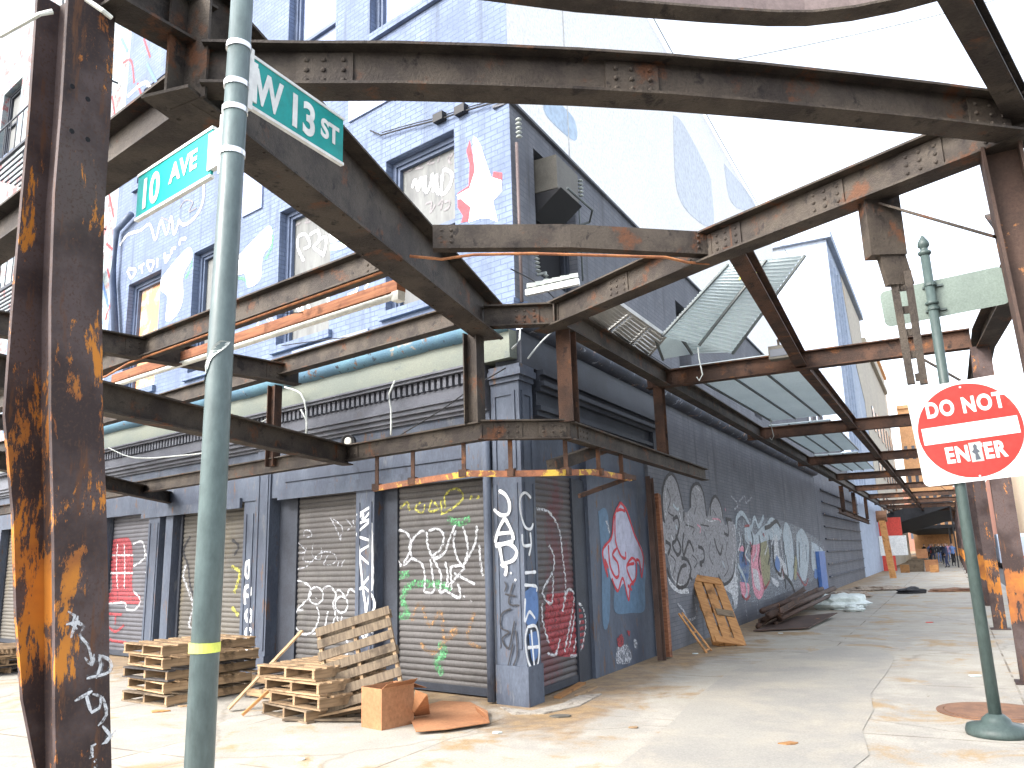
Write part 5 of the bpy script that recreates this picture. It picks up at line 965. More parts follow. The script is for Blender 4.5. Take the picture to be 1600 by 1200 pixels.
# ------------------------------------------------------------------ do not enter sign
DP = gp(1560, 1148)
dne = thing('do_not_enter_sign', 'red and white DO NOT ENTER sign on a dark green pole in the pavement', 'road sign', DP)
m3 = MB(); top = DP + V((-.03, 0, 4.36)); m3.tube([DP + V((0, 0, .03)), DP.lerp(top, .5) + V((.0, 0, 0)), top], .052, 18, r2=.042)
m3.lathe(top, [(.042, -.02), (.06, 0), (.06, .02), (.035, .035), (.035, .06), (.055, .08), (.05, .12), (.02, .17), (.008, .19)], 14); m3.lathe(top + V((0, 0, -.5)), [(.045, -.02), (.06, -.01), (.06, .01), (.045, .02)], 14)
part(m3, 'post', M['dpole'], dne, smooth=True)
m3 = MB(); m3.lathe(DP, [(.245, 0), (.25, .03), (.235, .075), (.12, .1), (.11, .13), (.075, .16), (.06, .17)], 28); part(m3, 'base', M['dpole'], dne, smooth=True)
tcam = V((-DP.x, -DP.y, 0)).normalized(); sx_ = Z.cross(tcam).normalized()
rt_ = R(3.6); sx2 = sx_ * math.cos(rt_) + Z * math.sin(rt_); sz2 = Z * math.cos(rt_) - sx_ * math.sin(rt_)
SO = DP + tcam * .075; SFp = Fr(V((SO.x, SO.y, 0)), sx_, tcam)
cc = [SFp.px(*q) for q in ((1427, 604), (1448, 761), (1515, 672))]
cx_, cz_ = cc[2]; hs_ = .475
SF = Fr(SFp.p(cx_ + .0, 0, cz_), sx2, tcam, sz2)
def rrect(x0, x1, z0, z1, r, F, n):
    pts = []
    for (cx, cz, a0) in ((x1 - r, z1 - r, 0), (x0 + r, z1 - r, 90), (x0 + r, z0 + r, 180), (x1 - r, z0 + r, 270)):
        for k in range(6): an = R(a0 + 18 * k); pts.append(F.p(cx + r * math.cos(an), n, cz + r * math.sin(an)))
    return pts
m3 = MB(); m3.poly(rrect(-.455, .485, -.46, .46, .05, SF, 0), SF.n, .006); sgn = part(m3, 'sign_plate', M['swhite'], dne)
m3 = MB(); m3.poly([SF.p(.42 * math.cos(R(i * 7.5)), .0065, .43 * math.sin(R(i * 7.5))) for i in range(48)], SF.n, .001); sub(m3, 'red_disc', M['sred'], sgn)
m3 = MB(); m3.box(SF, -.385, .385, .008, .0092, -.085, .07); sub(m3, 'white_bar', M['swhite'], sgn)
text('DO NOT', .195, SF, 0, .165, .0078, M['swhite'], sgn, .008, 'CENTER', .74, space=1.15)
text('EN', .195, SF, -.235, -.27, .0078, M['swhite'], sgn, .008, 'LEFT', .74, space=1.12); text('T', .195, SF, -.02, -.27, .0078, M['swhite'], sgn, .008, 'LEFT', .74); text('ER', .195, SF, .075, -.27, .0078, M['swhite'], sgn, .008, 'LEFT', .74, space=1.12)
m3 = MB(); m3.box(SF, -.035, .062, .0075, .0105, -.29, -.115); st = sub(m3, 'sticker', M['stick'], sgn)
m3 = MB(); m3.poly([SF.p(x * .9 - .003, .0107, z * .97 + .02) for x, z in ((.0, -.17), (.02, -.155), (.035, -.175), (.03, -.2), (.05, -.23), (.03, -.24), (.045, -.3), (.0, -.305), (.005, -.25), (-.02, -.225), (.0, -.205))], SF.n, .0006)
stf = m3.build('sticker_print', M['glass'], None, loc=V(dne.location)); stf.location = (0, 0, 0); stf.parent = sgn
m3 = MB(); [m3.rivet(SF.p(0, .0065, z), SF.n, .012) for z in (.40, -.42)]; sub(m3, 'bolt', M['band'], sgn)
# blank back sign, higher up
o0 = DP - tcam * .07; BFp = Fr(V((o0.x, o0.y, 0)), sx_, tcam); q = [BFp.px(*p_) for p_ in ((1378, 450), (1385, 503), (1560, 427), (1568, 480))]
bcx, bcz = sum(p_[0] for p_ in q) / 4 + .015, sum(p_[1] for p_ in q) / 4
rt_ = R(3.2); BF = Fr(BFp.p(bcx, 0, bcz), sx_ * math.cos(rt_) + Z * math.sin(rt_), tcam, Z * math.cos(rt_) - sx_ * math.sin(rt_))
m3 = MB(); m3.poly(rrect(-.535, .535, -.185, .185, .06, BF, 0), BF.n, .005); bsn = part(m3, 'sign_back', M['sback'], dne); bsn['label'] = 'blank grey green back of an arrow sign'
for z in (-.12, .12): m3 = MB(); m3.lathe(DP + V((-.02, 0, bcz + z)), [(.047, -.012), (.056, -.012), (.056, .012), (.047, .012)], 16); m3.box(BFp, -.09, .09, -.0, .03, bcz + z - .01, bcz + z + .01); part(m3, 'clamp_band', M['dpole'], dne)
# ------------------------------------------------------------------ ground objects
mc = gp(1553, 1113); m3 = MB(); m3.lathe(mc, [(.50, 0), (.50, .012), (.44, .012), (.44, .006), (.43, .006), (.43, .016)], 36); man = m3
mh = single(m3, 'manhole_cover', M['manh'], 'round rusty manhole cover in the pavement behind the DO NOT ENTER pole', 'manhole cover')
PB = {}
def pallet(mats, L=1.1, Wd=1.0, nb_=7, st=.035, sh=.09, seed=0, missing=()):
    rr = random.Random(seed); o = bpy.data.objects.new('pallet', None); COL.objects.link(o)
    def mk(name, boxes, mat):
        m3 = MB()
        for bx in boxes: m3.box(FW, *bx)
        ob = m3.build(name, mat, None, loc=V((0, 0, 0))); ob.parent = o; return ob
    bw = .095
    tb = []; 
    for i in range(nb_):
        if i in missing: continue
        x = -L / 2 + i * (L - bw) / (nb_ - 1) + rr.uniform(-.006, .006); tb.append((x, x + bw, -Wd / 2 + rr.uniform(0, .012), Wd / 2 - rr.uniform(0, .012), sh + .018, sh + .036))
    mk('top_deck', tb, mats[0])
    for y in (-Wd / 2 + .02, -st / 2, Wd / 2 - .02 - st): mk('stringer', [(-L / 2, L / 2, y, y + st, .018, sh + .0175)], mats[1])
    mk('bottom_deck', [(x, x + bw, -Wd / 2, Wd / 2, 0, .0175) for x in (-L / 2, -bw / 2, L / 2 - bw)], mats[0])
    return o
def fin_pallet(o, loc, rz, label, tilt=None, group=None):
    o.location = loc; o.rotation_euler = (0, 0, rz) if tilt is None else tilt
    return tag(o, label, 'pallet', group)
angA = math.atan2(FA.d.y, FA.d.x)
H_ = .128
wd = [M['wood'], M['wood']]; wk = [M['wooddark'], M['wood']]; wg = [M['woodgrey'], M['wood']]
ordn = ['lowest', 'second from the bottom', 'third from the bottom', 'fourth from the bottom', 'topmost', 'sixth']
# stack left of the pole
sc1 = FA.p(4.2, 1.6, 0)
for k in range(5):
    o = pallet([wg, wd, wk, wd, wd][k], L=1.25, Wd=1.0, seed=k); fin_pallet(o, sc1 + V((random.uniform(-.04, .04), random.uniform(-.04, .04), k * .142 + .002)), angA + math.pi / 2 + random.uniform(-.09, .09), ['lowest weathered pallet of the stack just left of the sign pole', 'second lowest pale pallet of the stack just left of the sign pole', 'dirty dark pallet in the middle of the stack left of the sign pole', 'pale pallet just under the top one of the stack left of the sign pole', 'topmost pallet of the stack just left of the sign pole'][k], group='stacked wooden pallets against the shutters')
o = pallet(wk, seed=12); fin_pallet(o, FA.p(2.95, .75, .002), angA + .06, 'dirty dark pallet lying on the ground against the wall behind the sign pole', group='stacked wooden pallets against the shutters')
o = pallet(wk, seed=13); fin_pallet(o, FA.p(2.93, .72, .15), angA - .05, 'dirty dark pallet lying on another dark one behind the sign pole', group='stacked wooden pallets against the shutters')
# stack right of the pole
sc2 = FA.p(1.75, 1.35, 0)
for k in range(4):
    o = pallet([wg, wd, wd, wd][k], L=1.05, Wd=.95, seed=20 + k); fin_pallet(o, sc2 + FA.d * random.uniform(-.12, .12) + V((0, 0, k * .133 + .002)), angA + math.pi / 2 + random.uniform(-.22, .22), ['lowest weathered pallet of the stack under the leaning pallet', 'second lowest pallet of the stack under the leaning pallet', 'pallet just below the top of the stack under the leaning pallet', 'topmost pallet of the stack under the leaning pallet'][k], group='stacked wooden pallets against the shutters')
# far left stack by the edge of the photograph
sc3 = FA.p(9.6, 2.0, 0)
for k in range(3): o = pallet([wk, wd, wd][k], seed=30 + k); fin_pallet(o, sc3 + V((random.uniform(-.05, .05), 0, k * .14 + .002)), angA + random.uniform(-.1, .1), ['bottom pallet of the far left stack beyond the big column', 'middle pallet of the far left stack beyond the big column', 'top pallet of the far left stack beyond the big column'][k], group='stacked wooden pallets against the shutters')
def orient(o, org, ex, ey, ez):
    m_ = Matrix((ex, ey, ez)).transposed().to_4x4(); m_.translation = org; o.matrix_world = m_
# leaning pallet on the right stack: boards run across, leaning back to the pier
FL = Fr(FA.p(1.2, 1.75, 0), FA.d, FA.n)
def onplane(x, y, P, n_):
    r = ray(x, y); e = V((0, 0, EYE)); return e + r * ((P - e).dot(n_) / r.dot(n_))
nrm = V((-.10, -.90, .38)).normalized(); P0 = FA.p(1.15, 1.85, .42)
P0 = FA.p(1.15, 1.35, .42)
tl, bl_, tr, br_ = [onplane(x, y, P0, nrm) for x, y in ((482, 988), (520, 1112), (596, 955), (645, 1068))]
ez = nrm; ey = ((br_ - bl_) + (tr - tl)).normalized(); ey = (ey - ez * ey.dot(ez)).normalized(); ex = ey.cross(ez)
Lp = ((bl_ - tl).length + (br_ - tr).length) / 2; Wp = ((br_ - bl_).length + (tr - tl).length) / 2
o = pallet([M['woodgrey'], M['wood']] and [M['woodgrey'], M['wood']], L=Lp * 1.02, Wd=Wp, nb_=7, seed=40); tag(o, 'grey weathered pallet leaning against the shutters on top of its stack', 'pallet', 'stacked wooden pallets against the shutters')
orient(o, (tl + bl_ + tr + br_) / 4 - ez * .1, ex, ey, ez)
# orange pallet leaning on the street wall
# stands on its short end, three long boards facing the street
a0_ = 5.9
q_ = FB.px(1102, 903, .12); foot = gp(1140, 1010) + V((0, 0, .02)); head = FB.p(q_[0], .12, q_[1])
upv = (head - foot).normalized(); sd2 = V((.93, .37, 0)); WP = .29; sd2 = (sd2 - upv * sd2.dot(upv)).normalized(); nn = sd2.cross(upv); nn = nn if nn.dot(FB.n) > 0 else -nn; a0_ = FB.loc(foot).x
po = thing('pallet', 'bright orange narrow pallet leaning on the grey mural wall', 'pallet', foot)
def cub(par, name, lst, mat):
    m3 = MB()
    for (u0, u1, w0, w1, d0, d1) in lst: m3.cuboid(foot + upv * (u0 + u1) / 2 + sd2 * (w0 + w1) / 2 + nn * (d0 + d1) / 2, upv * (u1 - u0) / 2, sd2 * (w1 - w0) / 2, nn * (d1 - d0) / 2)
    return part(m3, name, mat, par)
HL = (head - foot).length; WP *= .9
cub(po, 'long_board', [(0, HL, w * WP - .09, w * WP + .09, .0, .03) for w in (-.85, 0, .85)], M['woodorg'])
cub(po, 'cross_board', [(.0, .13, -WP, WP, .031, .05), (HL - .17, HL, -WP, WP, .031, .05)], M['woodorg']); cub(po, 'cross_board', [(HL * .40, HL * .40 + .15, -.2 * WP, WP * 1.08, .031, .05)], M['woodgrey'])
cub(po, 'back_board', [(u * HL, u * HL + .1, -WP, WP, -.09, -.07) for u in (.02, .25, .5, .72, .92)] + [(u * HL, u * HL + .12, w * WP - .06, w * WP + .06, -.069, -.001) for u in (.02, .5, .9) for w in (-.85, 0, .85)], M['woodorg'])
m3 = MB(); q0 = FB.p(a0_ - 1.0, .6, .0); q1 = FB.p(a0_ - .8, .12, .6)
for d in (0, .3): m3.bar(q0 + FB.d * d, q1 + FB.d * d * .6, .035, .02)
for t in (.06, .5, .93): m3.bar(q0.lerp(q1, t), q0.lerp(q1, t) + FB.d * (.3 - .12 * t), .03, .02)
single(m3, 'wooden_trestle', M['woodorg'], 'small yellowish wooden frame leaning behind the orange pallet', 'frame')
# loose boards, cardboard
def plank(p, q, w, t, mat, lab, name='loose_board', up=Z): m3 = MB(); m3.bar(p, q, w, t, up); single(m3, name, mat, lab, 'board')
plank(FA.p(2.75, 1.95, .03), FA.p(2.45, 1.2, .82), .10, .02, M['wood'], 'pale board leaning up from the ground just right of the sign pole')
plank(FA.p(2.32, 2.05, .02), FA.p(2.1, 1.5, .5), .03, .03, M['woodorg'], 'thin lath leaning on the right pallet stack')
plank(FA.p(1.7, 1.95, .02), FA.p(.75, 1.45, .03), .09, .02, M['woodgrey'], 'grey board lying flat on the ground under the leaning pallet')
plank(FA.p(1.4, 1.75, .05), FA.p(.7, 1.3, .20), .09, .02, M['wood'], 'board slanting low beneath the leaning pallet beside the carton')
plank(FB.p(.55, .1, .015), FB.p(1.62, -.05, .015), .09, .025, M['woodorg'], 'short board on the ground before the red graffiti shutter')
plank(FB.p(.75, .25, .012), FB.p(1.4, .22, .012), .05, .02, M['wood'], 'pale sliver of wood in front of the red graffiti shutter', 'loose_board')
cb_ = thing('cardboard_box', 'upright open brown cardboard carton in front of the leaning pallet', 'carton', FA.p(.95, 1.5, 0))
m3 = MB(); CB = Fr(gp(622, 1136), (gp(650, 1128) - gp(596, 1140)).normalized(), Z.cross((gp(650, 1128) - gp(596, 1140)).normalized()))
CB = Fr(gp(622, 1136), CB.d, -CB.n if CB.n.dot(V((0, -1, 0))) < 0 else CB.n)
m3.box(CB, -.2, .2, -.006, 0, 0, .38); m3.box(CB, -.206, -.2, -.32, 0, 0, .38); m3.box(CB, .2, .206, -.32, 0, 0, .38); m3.box(CB, -.2, .2, -.326, -.32, 0, .38); part(m3, 'side', M['card'], cb_)
m3 = MB(); m3.poly([CB.p(-.2, 0, .381), CB.p(.2, 0, .381), CB.p(.17, .10, .44), CB.p(-.2, .08, .43)], V((0, 0, 1)), .005); m3.poly([CB.p(.21, 0, .38), CB.p(.21, -.3, .38), CB.p(.38, -.25, .30), CB.p(.36, .02, .32)], V((0, 0, 1)), .005); part(m3, 'flap', M['card'], cb_)
m3 = MB(); pts = [gp(x, y, .03) for x, y in ((643, 1128), (650, 1144), (700, 1140), (765, 1130), (762, 1112), (735, 1098), (690, 1096), (660, 1104))]; m3.poly(pts, Z, .008)
single(m3, 'flattened_cardboard', M['card'], 'flattened torn cardboard sheet on the ground right of the carton', 'cardboard')
m3 = MB(); q = [gp(650, 1126, .04), gp(690, 1120, .06)]; m3.poly([gp(643, 1120, .05), gp(672, 1116, .05), gp(668, 1085, .33), gp(650, 1078, .36)], FA.n, .008); m3.poly([gp(745, 1112, .05), gp(765, 1128, .05), gp(762, 1118, .14), gp(742, 1104, .12)], Z, .006); single(m3, 'cardboard_flap', M['card'], 'torn cardboard flap standing up between the carton and the flattened sheet', 'cardboard')
# leaning rusty channel and timber by the bay
lc = thing('leaning_channel', 'tall rusty steel channel and timber leaning on the wall between shopfront and mural', 'steel channel', FB.p(4.2, .3, 0))
t0, t1 = FB.px(1012, 745, .12), FB.px(1030, 1042, .2)
m3 = MB(); m3.sweep([FB.p(t1[0], .24, 0.02), FB.p(t0[0] + .1, .10, t0[1])], [(-.09, .09, -.03, -.02), (-.09, -.08, -.02, .05), (.08, .09, -.02, .05)], FB.n); part(m3, 'channel', M['rcol'], lc)
m3 = MB(); m3.bar(FB.p(t1[0] + .42, .22, .02), FB.p(t0[0] + .5, .09, t0[1] - .25), .13, .09, FB.n); part(m3, 'timber', M['timber'], lc)
# pile of pipes
pp = thing('pipe_pile', 'heap of long rusty pipes and angle irons lying along the mural wall', 'pipe heap', FB.p(11, 1, 0))
for i in range(11):
    o_ = .55 + .12 * (i % 5) + random.uniform(-.05, .05); z_ = .06 + .11 * (i // 4) + random.uniform(0, .05); a0 = 9.0 + random.uniform(0, 1.1)
    m3 = MB(); p, q = FB.p(a0, o_ + random.uniform(-.1, .1), z_), FB.p(a0 + random.uniform(6, 9), o_ + random.uniform(-.35, .3), z_ + random.uniform(.08, .28))
    if i % 3: m3.tube([p, q], random.uniform(.045, .07), 10); m3.tube([p - (q - p).normalized() * .001, p + (q - p).normalized() * .05], .035, 10)
    else: m3.bar(p, q, .12, .015); m3.bar(p + V((0, 0, .05)), q + V((0, 0, .05)), .015, .1)
    part(m3, 'pipe' if i % 3 else 'angle_iron', M['steel_red'] if i % 2 else M['rcol'], pp, smooth=bool(i % 3))
m3 = MB(); m3.poly([FB.p(8.7, .6, .02), FB.p(9.4, 1.55, .03), FB.p(12.5, 1.75, .10), FB.p(12.0, .9, .05)], Z, .02); part(m3, 'rusty_plate', M['rcol'], pp)
def blob(c, r, sq, mat, name, lab, cat, seed=1, sub_=2):
    bm = bmesh.new(); bmesh.ops.create_icosphere(bm, subdivisions=sub_ + 1, radius=1); rr = random.Random(seed)
    ph = [rr.uniform(0, 6) for _ in range(6)]
    for v in bm.verts:
        d = 1 + .18 * math.sin(v.co.x * 5 + ph[0]) * math.sin(v.co.y * 4 + ph[1]) + .1 * math.sin(v.co.z * 9 + ph[2]) + rr.uniform(-.07, .07)
        v.co = V((v.co.x * r[0] * d, v.co.y * r[1] * d, max(v.co.z * r[2] * d, -r[2] * sq)))
    m3 = MB(); m3.add([V(c) + V((0, 0, r[2] * sq)) + v.co for v in bm.verts], [tuple(v.index for v in f.verts) for f in bm.faces]); bm.free(); return single(m3, name, mat, lab, cat)
blob(FB.p(15.5, 1.5, 0), (.75, .45, .28), .5, M['bag'], 'plastic_bag', 'crumpled pale plastic bag at the far end of the pipe heap', 'bag', 3)
blob(FB.p(14.6, 1.9, 0), (.25, .2, .12), .5, M['bag'], 'plastic_bag', 'small pale plastic scrap in front of the bigger bag by the pipe heap', 'bag', 4)
blob(FB.p(23.3, 2.9, 0), (.45, .3, .14), .5, M['wire'], 'rubbish_bag', 'small black rubbish lump lying alone in the middle of the far pavement', 'rubbish', 5)
blob(FB.p(24.5, 4.2, 0), (.9, .35, .10), .3, M['manh'], 'debris_heap', 'low brown debris heap beside the banded columns', 'debris', 6)
blob(FB.p(20.5, 1.0, 0), (.9, .4, .16), .4, M['rubble'], 'debris_heap', 'broken wood rubble along the wall beyond the pipe heap', 'debris', 8)
blob(FB.p(25.5, 1.6, 0), (1.1, .4, .12), .4, M['rubble'], 'debris_heap', 'scattered pale rubble at the foot of the grooved warehouse wall', 'debris', 9)
m3 = MB(); m3.box(FB, 22.4, 23.9, .02, .14, .1, 1.5); tp_ = single(m3, 'blue_tarp', M['tarp'], 'bright blue plastic tarp hanging on the wall at the far end of the murals', 'tarp', F=FB)
wp = thing('wooden_post', 'orange timber post with a dark round head before the far warehouse', 'post', FB.p(38.5, 1.2, 0))
m3 = MB(); m3.bar(FB.p(38.5, 1.45, 0), FB.p(38.4, 1.25, 3.0), .3, .4, FB.d); part(m3, 'shaft', M['woodorg'], wp); m3 = MB(); m3.tube([FB.p(38.4, 1.0, 3.15), FB.p(38.4, 1.5, 3.15)], .3, 12); part(m3, 'head', M['manh'], wp)
# small litter on the pavement
rr = random.Random(5)
for (x, y, lab, mt, s_) in ((1523, 1057, 'white paper scrap on the pavement left of the near banded column', 'bag', .09), (1452, 973, 'red brick fragment on the far pavement', 'redp', .10), (1233, 1163, 'thin orange wood splinter on the near pavement', 'woodorg', .08), (990, 1138, 'pale wood splinter in the middle of the pavement', 'wood', .06), (1220, 990, 'white pebble on the pavement below the pipe heap', 'bag', .07), (1085, 1022, 'white chip at the foot of the mural wall', 'bag', .06), (775, 1146, 'pale chip just below the corner pier', 'bag', .05), (470, 1188, 'white scrap on the near pavement right of the sign pole', 'bag', .05), (250, 1112, 'brown clod on the ground beneath the left pallet stack', 'woodorg', .12), (290, 1104, 'lighter clod right of the brown one below the left pallet stack', 'wood', .09), (880, 1120, 'grey slate piece at the foot of the corner pier', 'beigebox', .12)):
    p = gp(x, y); m3 = MB(); m3.poly([p + V((rr.uniform(.6, 1.2) * s_ * math.cos(R(a)), rr.uniform(.3, .8) * s_ * math.sin(R(a)), .003)) for a in range(0, 360, 60)], V((.1, .1, 1)), .012); single(m3, 'litter', M[mt], lab, 'litter')
m3 = MB(); m3.poly([gp(x, y, .0) for x, y in ((782, 1106), (830, 1112), (880, 1100), (905, 1088), (940, 1085), (905, 1104), (850, 1116), (800, 1117))], Z, .012); M['foot'] = weathered('pale_footing', (.36, .33, .28), (.28, .255, .22), .9, 9, stains=[(.2, .17, .14)], sfac=(.55, .6), ssc=8); tag(m3.build('pier_footing', M['foot']), kind='structure')
# ------------------------------------------------------------------ distance
def far_bld(name, lab, a0, a1, n0, n1, h, mat, winrows=0, F=FB, wm=None, roof=None, cols=6, group=None):
    t_ = thing(name, lab, 'building', F.p(a0, (n0 + n1) / 2, 0), group); m3 = MB(); m3.box(F, a0, a1, n0, n1, 0, h); part(m3, 'wall', mat, t_, F=F)
    for r_ in range(winrows):
        for c_ in range(cols):
            z0 = 3.5 + r_ * 3.6
            if z0 + 2 > h: continue
            aa = a0 + (a1 - a0) * (c_ + .3) / cols; m3 = MB(); m3.box(F, aa, aa + (a1 - a0) / cols * .45, min(n0, n1) + (abs(n1 - n0)) + .001, max(n0, n1) + .06, z0, z0 + 2); part(m3, 'window', wm or M['glass'], t_)
            nn0 = n0 + abs(n1 - n0) * (c_ + .3) / cols; m3 = MB(); m3.box(F, a0 - .06, a0 - .001, nn0, nn0 + abs(n1 - n0) / cols * .45, z0, z0 + 2); part(m3, 'window', wm or M['glass'], t_)
    m3 = MB(); m3.box(F, a0 - .3, a1 + .3, n0, n1 + .3, h + .001, h + .5); part(m3, 'parapet', roof or mat, t_); return t_
bb2 = far_bld('blue_building', 'tall haze-paled blue painted building rising behind the low grey wall', 40.1, 60, -14, 0, 19.5, M['bluewall'])
m3 = MB(); m3.poly([FB.p(a, .002, z) for a, z in ((47, 19.4), (60, 19.4), (60, 3), (56, 6), (55, 12), (51, 14))], FB.n, .03); part(m3, 'beige_mural', M['beige'], bb2)
m3 = MB(); [m3.box(FB, 41 + k * 1.6, 41.25 + k * 1.6, .001, .12, 4, 18.5) for k in range(4)]; part(m3, 'pilaster_strip', M['bluewall'], bb2)
far_bld('beige_building', 'plain beige building joined to the blue painted one farther down', 60.2, 85, -14, 0, 17.5, M['beige'], 3)
far_bld('cream_tower', 'slim cream and orange tower beyond the beige building', 104, 122, -13, -1.5, 26, M['cream'], 5, roof=M['orangeb'])
far_bld('grey_tower', 'grey tower peeping above the cream one', 140, 160, -16, -7, 40, M['greywall'], 4)
far_bld('brick_tenement', 'small red brown block low on the horizon above the canopy beams', 126, 150, -.5, 5.5, 22, M['orangeb'], 4)
far_bld('brick_warehouse', 'red brick warehouse across the street behind the banded columns', 150, 240, 13, 30, 15, M['redbrick'], 3, wm=M['cream'], cols=12)
far_bld('grey_warehouse', 'grey block at the right edge across the street', 96, 135, 13.5, 30, 12, M['cream'], 3, cols=8)
far_bld('market_house', 'pale house with red front under the far canopy', 86, 102, -12, -.2, 9, M['cream'], 1)
far_bld('street_end_building', 'pinkish building closing the far end of the street', 250, 280, -40, 40, 17, M['redbrick'], 3, cols=10)
rw = thing('market_banner', 'red over white hoarding on the left under the far canopy', 'hoarding', FB.p(52, 1, 0)); m3 = MB(); m3.box(FB, 52, 52.2, .1, 1.5, 2.3, 3.5); part(m3, 'red_panel', M['redp'], rw); m3 = MB(); m3.box(FB, 52, 52.2, .02, 1.7, 1.0, 2.29); part(m3, 'white_panel', M['swhite'], rw); m3 = MB(); m3.box(FB, 52, 52.2, .1, .9, 0, .99); part(m3, 'lower_panel', M['redp'], rw)
aw = thing('black_awning', 'big black slanting awning over the far pavement', 'awning', FB.p(60, 2, 3))
m3 = MB(); m3.poly([FB.p(58, .1, 3.9), FB.p(58, 4.6, 5.2), FB.p(72, 4.6, 4.6), FB.p(72, .1, 3.4)], V((0, 0, -1)), .9); part(m3, 'canvas', M['awn'], aw); m3 = MB(); m3.box(FB, 58, 58.1, .1, .2, 0, 3); m3.box(FB, 58, 58.1, 4.5, 4.6, 0, 4.4); part(m3, 'prop', M['wire'], aw)
aw = thing('flat_awning', 'lower black flat awning behind the big slanting one', 'awning', FB.p(76, 2, 3)); m3 = MB(); m3.box(FB, 76, 130, .1, 4.8, 3.1, 3.4); part(m3, 'canvas', M['awn'], aw); m3 = MB(); m3.box(FB, 76, 76.15, 4.2, 4.35, 0, 3); part(m3, 'prop', M['wire'], aw)
for i, (a, o, s_, z, lab, mt) in enumerate(((49, 2.2, .8, 0, 'tan crate standing below the red and white hoarding', 'woodgrey'), (49, 3.05, .75, 0, 'tan crate right of the one below the hoarding', 'card'), (49.1, 2.6, .6, .81, 'orange carton on top of the two tan crates', 'card'), (47.4, 1.6, .5, 0, 'little orange carton in front of the tan crates', 'woodorg'), (47.2, 3.2, .45, 0, 'smallest orange carton on the pavement before the crates', 'woodorg'))):
    m3 = MB(); m3.box(FB, a, a + s_, o - s_ / 2, o + s_ / 2, z, z + s_ * .95); m3.box(FB, a - .03, a + .001, o - s_ / 2, o + s_ / 2, z + s_ * .4, z + s_ * .5); m3.box(FB, a - .03, a + .001, o - s_ / 2 - .01, o + s_ / 2 + .01, z + s_ * .85, z + s_ * .96); single(m3, 'crate', M[mt], lab, 'crate')
# people, far down the pavement
def person_mesh(mats, pose=0):
    bm = bmesh.new(); sk = bm.verts.layers.skin.verify()
    J_ = {'pel': (0, 0, .95, .13), 'che': (0, 0, 1.3, .15), 'nk': (0, 0, 1.5, .055), 'hd': (0, .01, 1.62, .10), 'tp': (0, 0, 1.72, .07),
          'hl': (-.1, 0, .88, .09), 'kl': (-.11, .12 * (1 - pose), .48, .06), 'al': (-.11, .08 - .25 * pose, .08, .04), 'fl': (-.11, .22 - .25 * pose, .04, .035), 'hr': (.1, 0, .88, .09), 'kr': (.11, .05, .48, .06), 'ar': (.11, -.08, .08, .04), 'fr': (.11, .07, .04, .035),
          'sl': (-.19, 0, 1.42, .06), 'el': (-.24, -.03, 1.14, .045), 'wl': (-.23, .08, .9, .03), 'gl': (-.22, .12, .82, .035), 'sr': (.19, 0, 1.42, .06), 'er': (.25, -.03, 1.14, .045), 'wr': (.22, .1, .92, .03), 'gr': (.21, .14, .85, .035)}
    vs = {k: bm.verts.new(v[:3]) for k, v in J_.items()}
    for k, v in J_.items(): vs[k][sk].radius = (v[3], v[3] * .85)
    vs['pel'][sk].use_root = True
    for a, b_ in (('pel', 'che'), ('che', 'nk'), ('nk', 'hd'), ('hd', 'tp'), ('pel', 'hl'), ('hl', 'kl'), ('kl', 'al'), ('al', 'fl'), ('pel', 'hr'), ('hr', 'kr'), ('kr', 'ar'), ('ar', 'fr'), ('che', 'sl'), ('sl', 'el'), ('el', 'wl'), ('wl', 'gl'), ('che', 'sr'), ('sr', 'er'), ('er', 'wr'), ('wr', 'gr')): bm.edges.new((vs[a], vs[b_]))
    me = bpy.data.meshes.new('body'); bm.to_mesh(me); bm.free(); o = bpy.data.objects.new('tmp', me); COL.objects.link(o)
    o.modifiers.new('s', 'SKIN'); sb = o.modifiers.new('d', 'SUBSURF'); sb.levels = 1; sb.render_levels = 1
    dg = bpy.context.evaluated_depsgraph_get(); m2 = bpy.data.meshes.new_from_object(o.evaluated_get(dg)); bpy.data.objects.remove(o)
    m2.materials.clear(); [m2.materials.append(m_) for m_ in mats]
    for p in m2.polygons:
        z = p.center.z; p.use_smooth = True; p.material_index = 2 if z > 1.68 else (3 if z > 1.49 else (0 if z > .93 else (1 if z > .1 else 2)))
        if abs(p.center.x) > .17 and z < .92 and z > .7: p.material_index = 3
    return m2
sk_ = paint('skin', (.45, .28, .2)); hr_ = paint('dark_hair', (.03, .025, .02)); cl = {k: paint('cloth_' + k, c) for k, c in {'navy': (.04, .05, .1), 'red': (.4, .05, .06), 'pink': (.6, .3, .4), 'black': (.02, .02, .025), 'blue': (.15, .25, .5), 'grey': (.2, .2, .2), 'white': (.7, .7, .7)}.items()}
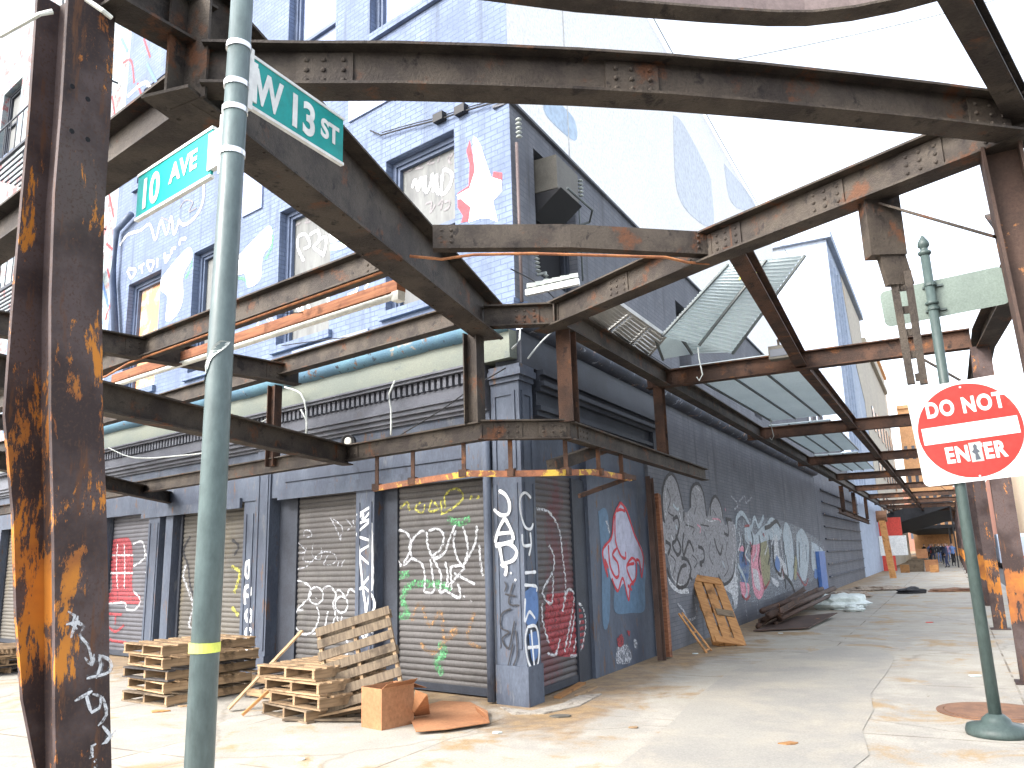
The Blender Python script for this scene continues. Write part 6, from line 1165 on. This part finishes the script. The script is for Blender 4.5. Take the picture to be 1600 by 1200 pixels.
for i, (a, o, up_, lo_, rz) in enumerate(((66, 2.9, 'black', 'navy', 0), (69, 3.6, 'navy', 'black', 2), (74, 2.6, 'red', 'black', 1), (78, 3.9, 'pink', 'blue', 3), (84, 3.3, 'white', 'navy', 0), (62, 4.3, 'blue', 'black', 3), (92, 2.7, 'grey', 'grey', 1), (98, 4.1, 'pink', 'white', 2), (58, 3.9, 'navy', 'navy', 1), (70, 2.2, 'black', 'grey', 2), (88, 2.2, 'blue', 'black', 0), (76, 3.2, 'black', 'blue', 3), (105, 3.2, 'red', 'navy', 1), (110, 2.5, 'white', 'black', 2))):
    me = person_mesh([cl[up_], cl[lo_], hr_, sk_], i % 2); ob = bpy.data.objects.new('person', me); COL.objects.link(ob); ob.location = FB.p(a, o, 0); ob.rotation_euler = (0, 0, rz)
    tag(ob, ['person in black top and navy trousers, nearest on the far pavement at left', 'person in navy top and black trousers walking in the far crowd', 'person in red top and black trousers in the far crowd', 'person in pink top and blue trousers in the far crowd', 'person in white top and navy trousers in the far crowd', 'person in blue top and black trousers beside the far columns', 'person all in grey deep in the far crowd', 'person in pink top and white trousers at the back of the crowd', 'person all in navy on the right of the far pavement, in front of the crowd', 'person in black top and grey trousers at the left edge of the far crowd', 'person in blue top and black trousers at the left edge of the far crowd', 'person in black top and blue trousers in the middle of the far crowd', 'person in red top and navy trousers at the very back of the crowd', 'person in white top and black trousers at the very back left of the crowd'][i], 'person', 'people far down the pavement')
# vehicles on the street
def car(loc, rz, paintm, lab, van=False):
    t_ = thing('parked_van' if van else 'parked_car', lab, 'van' if van else 'car', loc, 'vehicles on the street beyond the columns'); Fv = Fr(V(loc), (math.cos(rz), math.sin(rz), 0), (-math.sin(rz), math.cos(rz), 0))
    pr_ = [(-2.2, .35), (-2.25, .75), (-2.1, .95), (-1.7, 1.0), (-1.2, 1.42), (.5, 1.45), (1.2, 1.0), (2.1, .85), (2.25, .6), (2.2, .35)] if not van else [(-2.7, .4), (-2.75, 2.1), (-2.6, 2.35), (1.2, 2.35), (1.8, 1.5), (2.5, 1.3), (2.6, .8), (2.55, .4)]
    m3 = MB(); m3.poly([Fv.p(x, -.88, z) for x, z in pr_], Fv.n, 1.76); part(m3, 'body', paintm, t_)
    m3 = MB()
    for s_ in (-.89, .885): m3.poly([Fv.p(x, s_, z) for x, z in ([(-1.5, 1.0), (-1.1, 1.34), (.45, 1.36), (.95, 1.0)] if not van else [(.3, 1.4), (.3, 2.1), (1.1, 2.1), (1.6, 1.45)])], Fv.n, .006)
    part(m3, 'side_window', M['glass'], t_)
    for x in (-1.4, 1.4):
        for s_ in (-.9, .72): m3 = MB(); m3.lathe(Fv.p(x, s_, .33), [(.2, 0), (.33, .01), (.33, .17), (.2, .18)], 16, Fv.n); part(m3, 'wheel', M['wire'], t_)
    for s_ in (-.6, .6): m3 = MB(); m3.box(Fv, -2.29 if not van else -2.79, -2.2 if not van else -2.7, s_ - .15, s_ + .15, .7, .85); part(m3, 'tail_light', M['redp'], t_)
rB = math.atan2(FB.d.y, FB.d.x)
car(FB.p(60, 8.0, -.13), rB, M['bluewall'], 'pale blue van parked beyond the banded columns', True); car(FB.p(70, 8.0, -.13), rB, M['swhite'], 'white car parked ahead of the pale blue van'); car(FB.p(79, 8.0, -.13), rB, cl['navy'], 'dark blue car parked farther ahead on the street'); car(FB.p(100, 11, -.13), rB, M['swhite'], 'white van driving in the middle of the street', True)
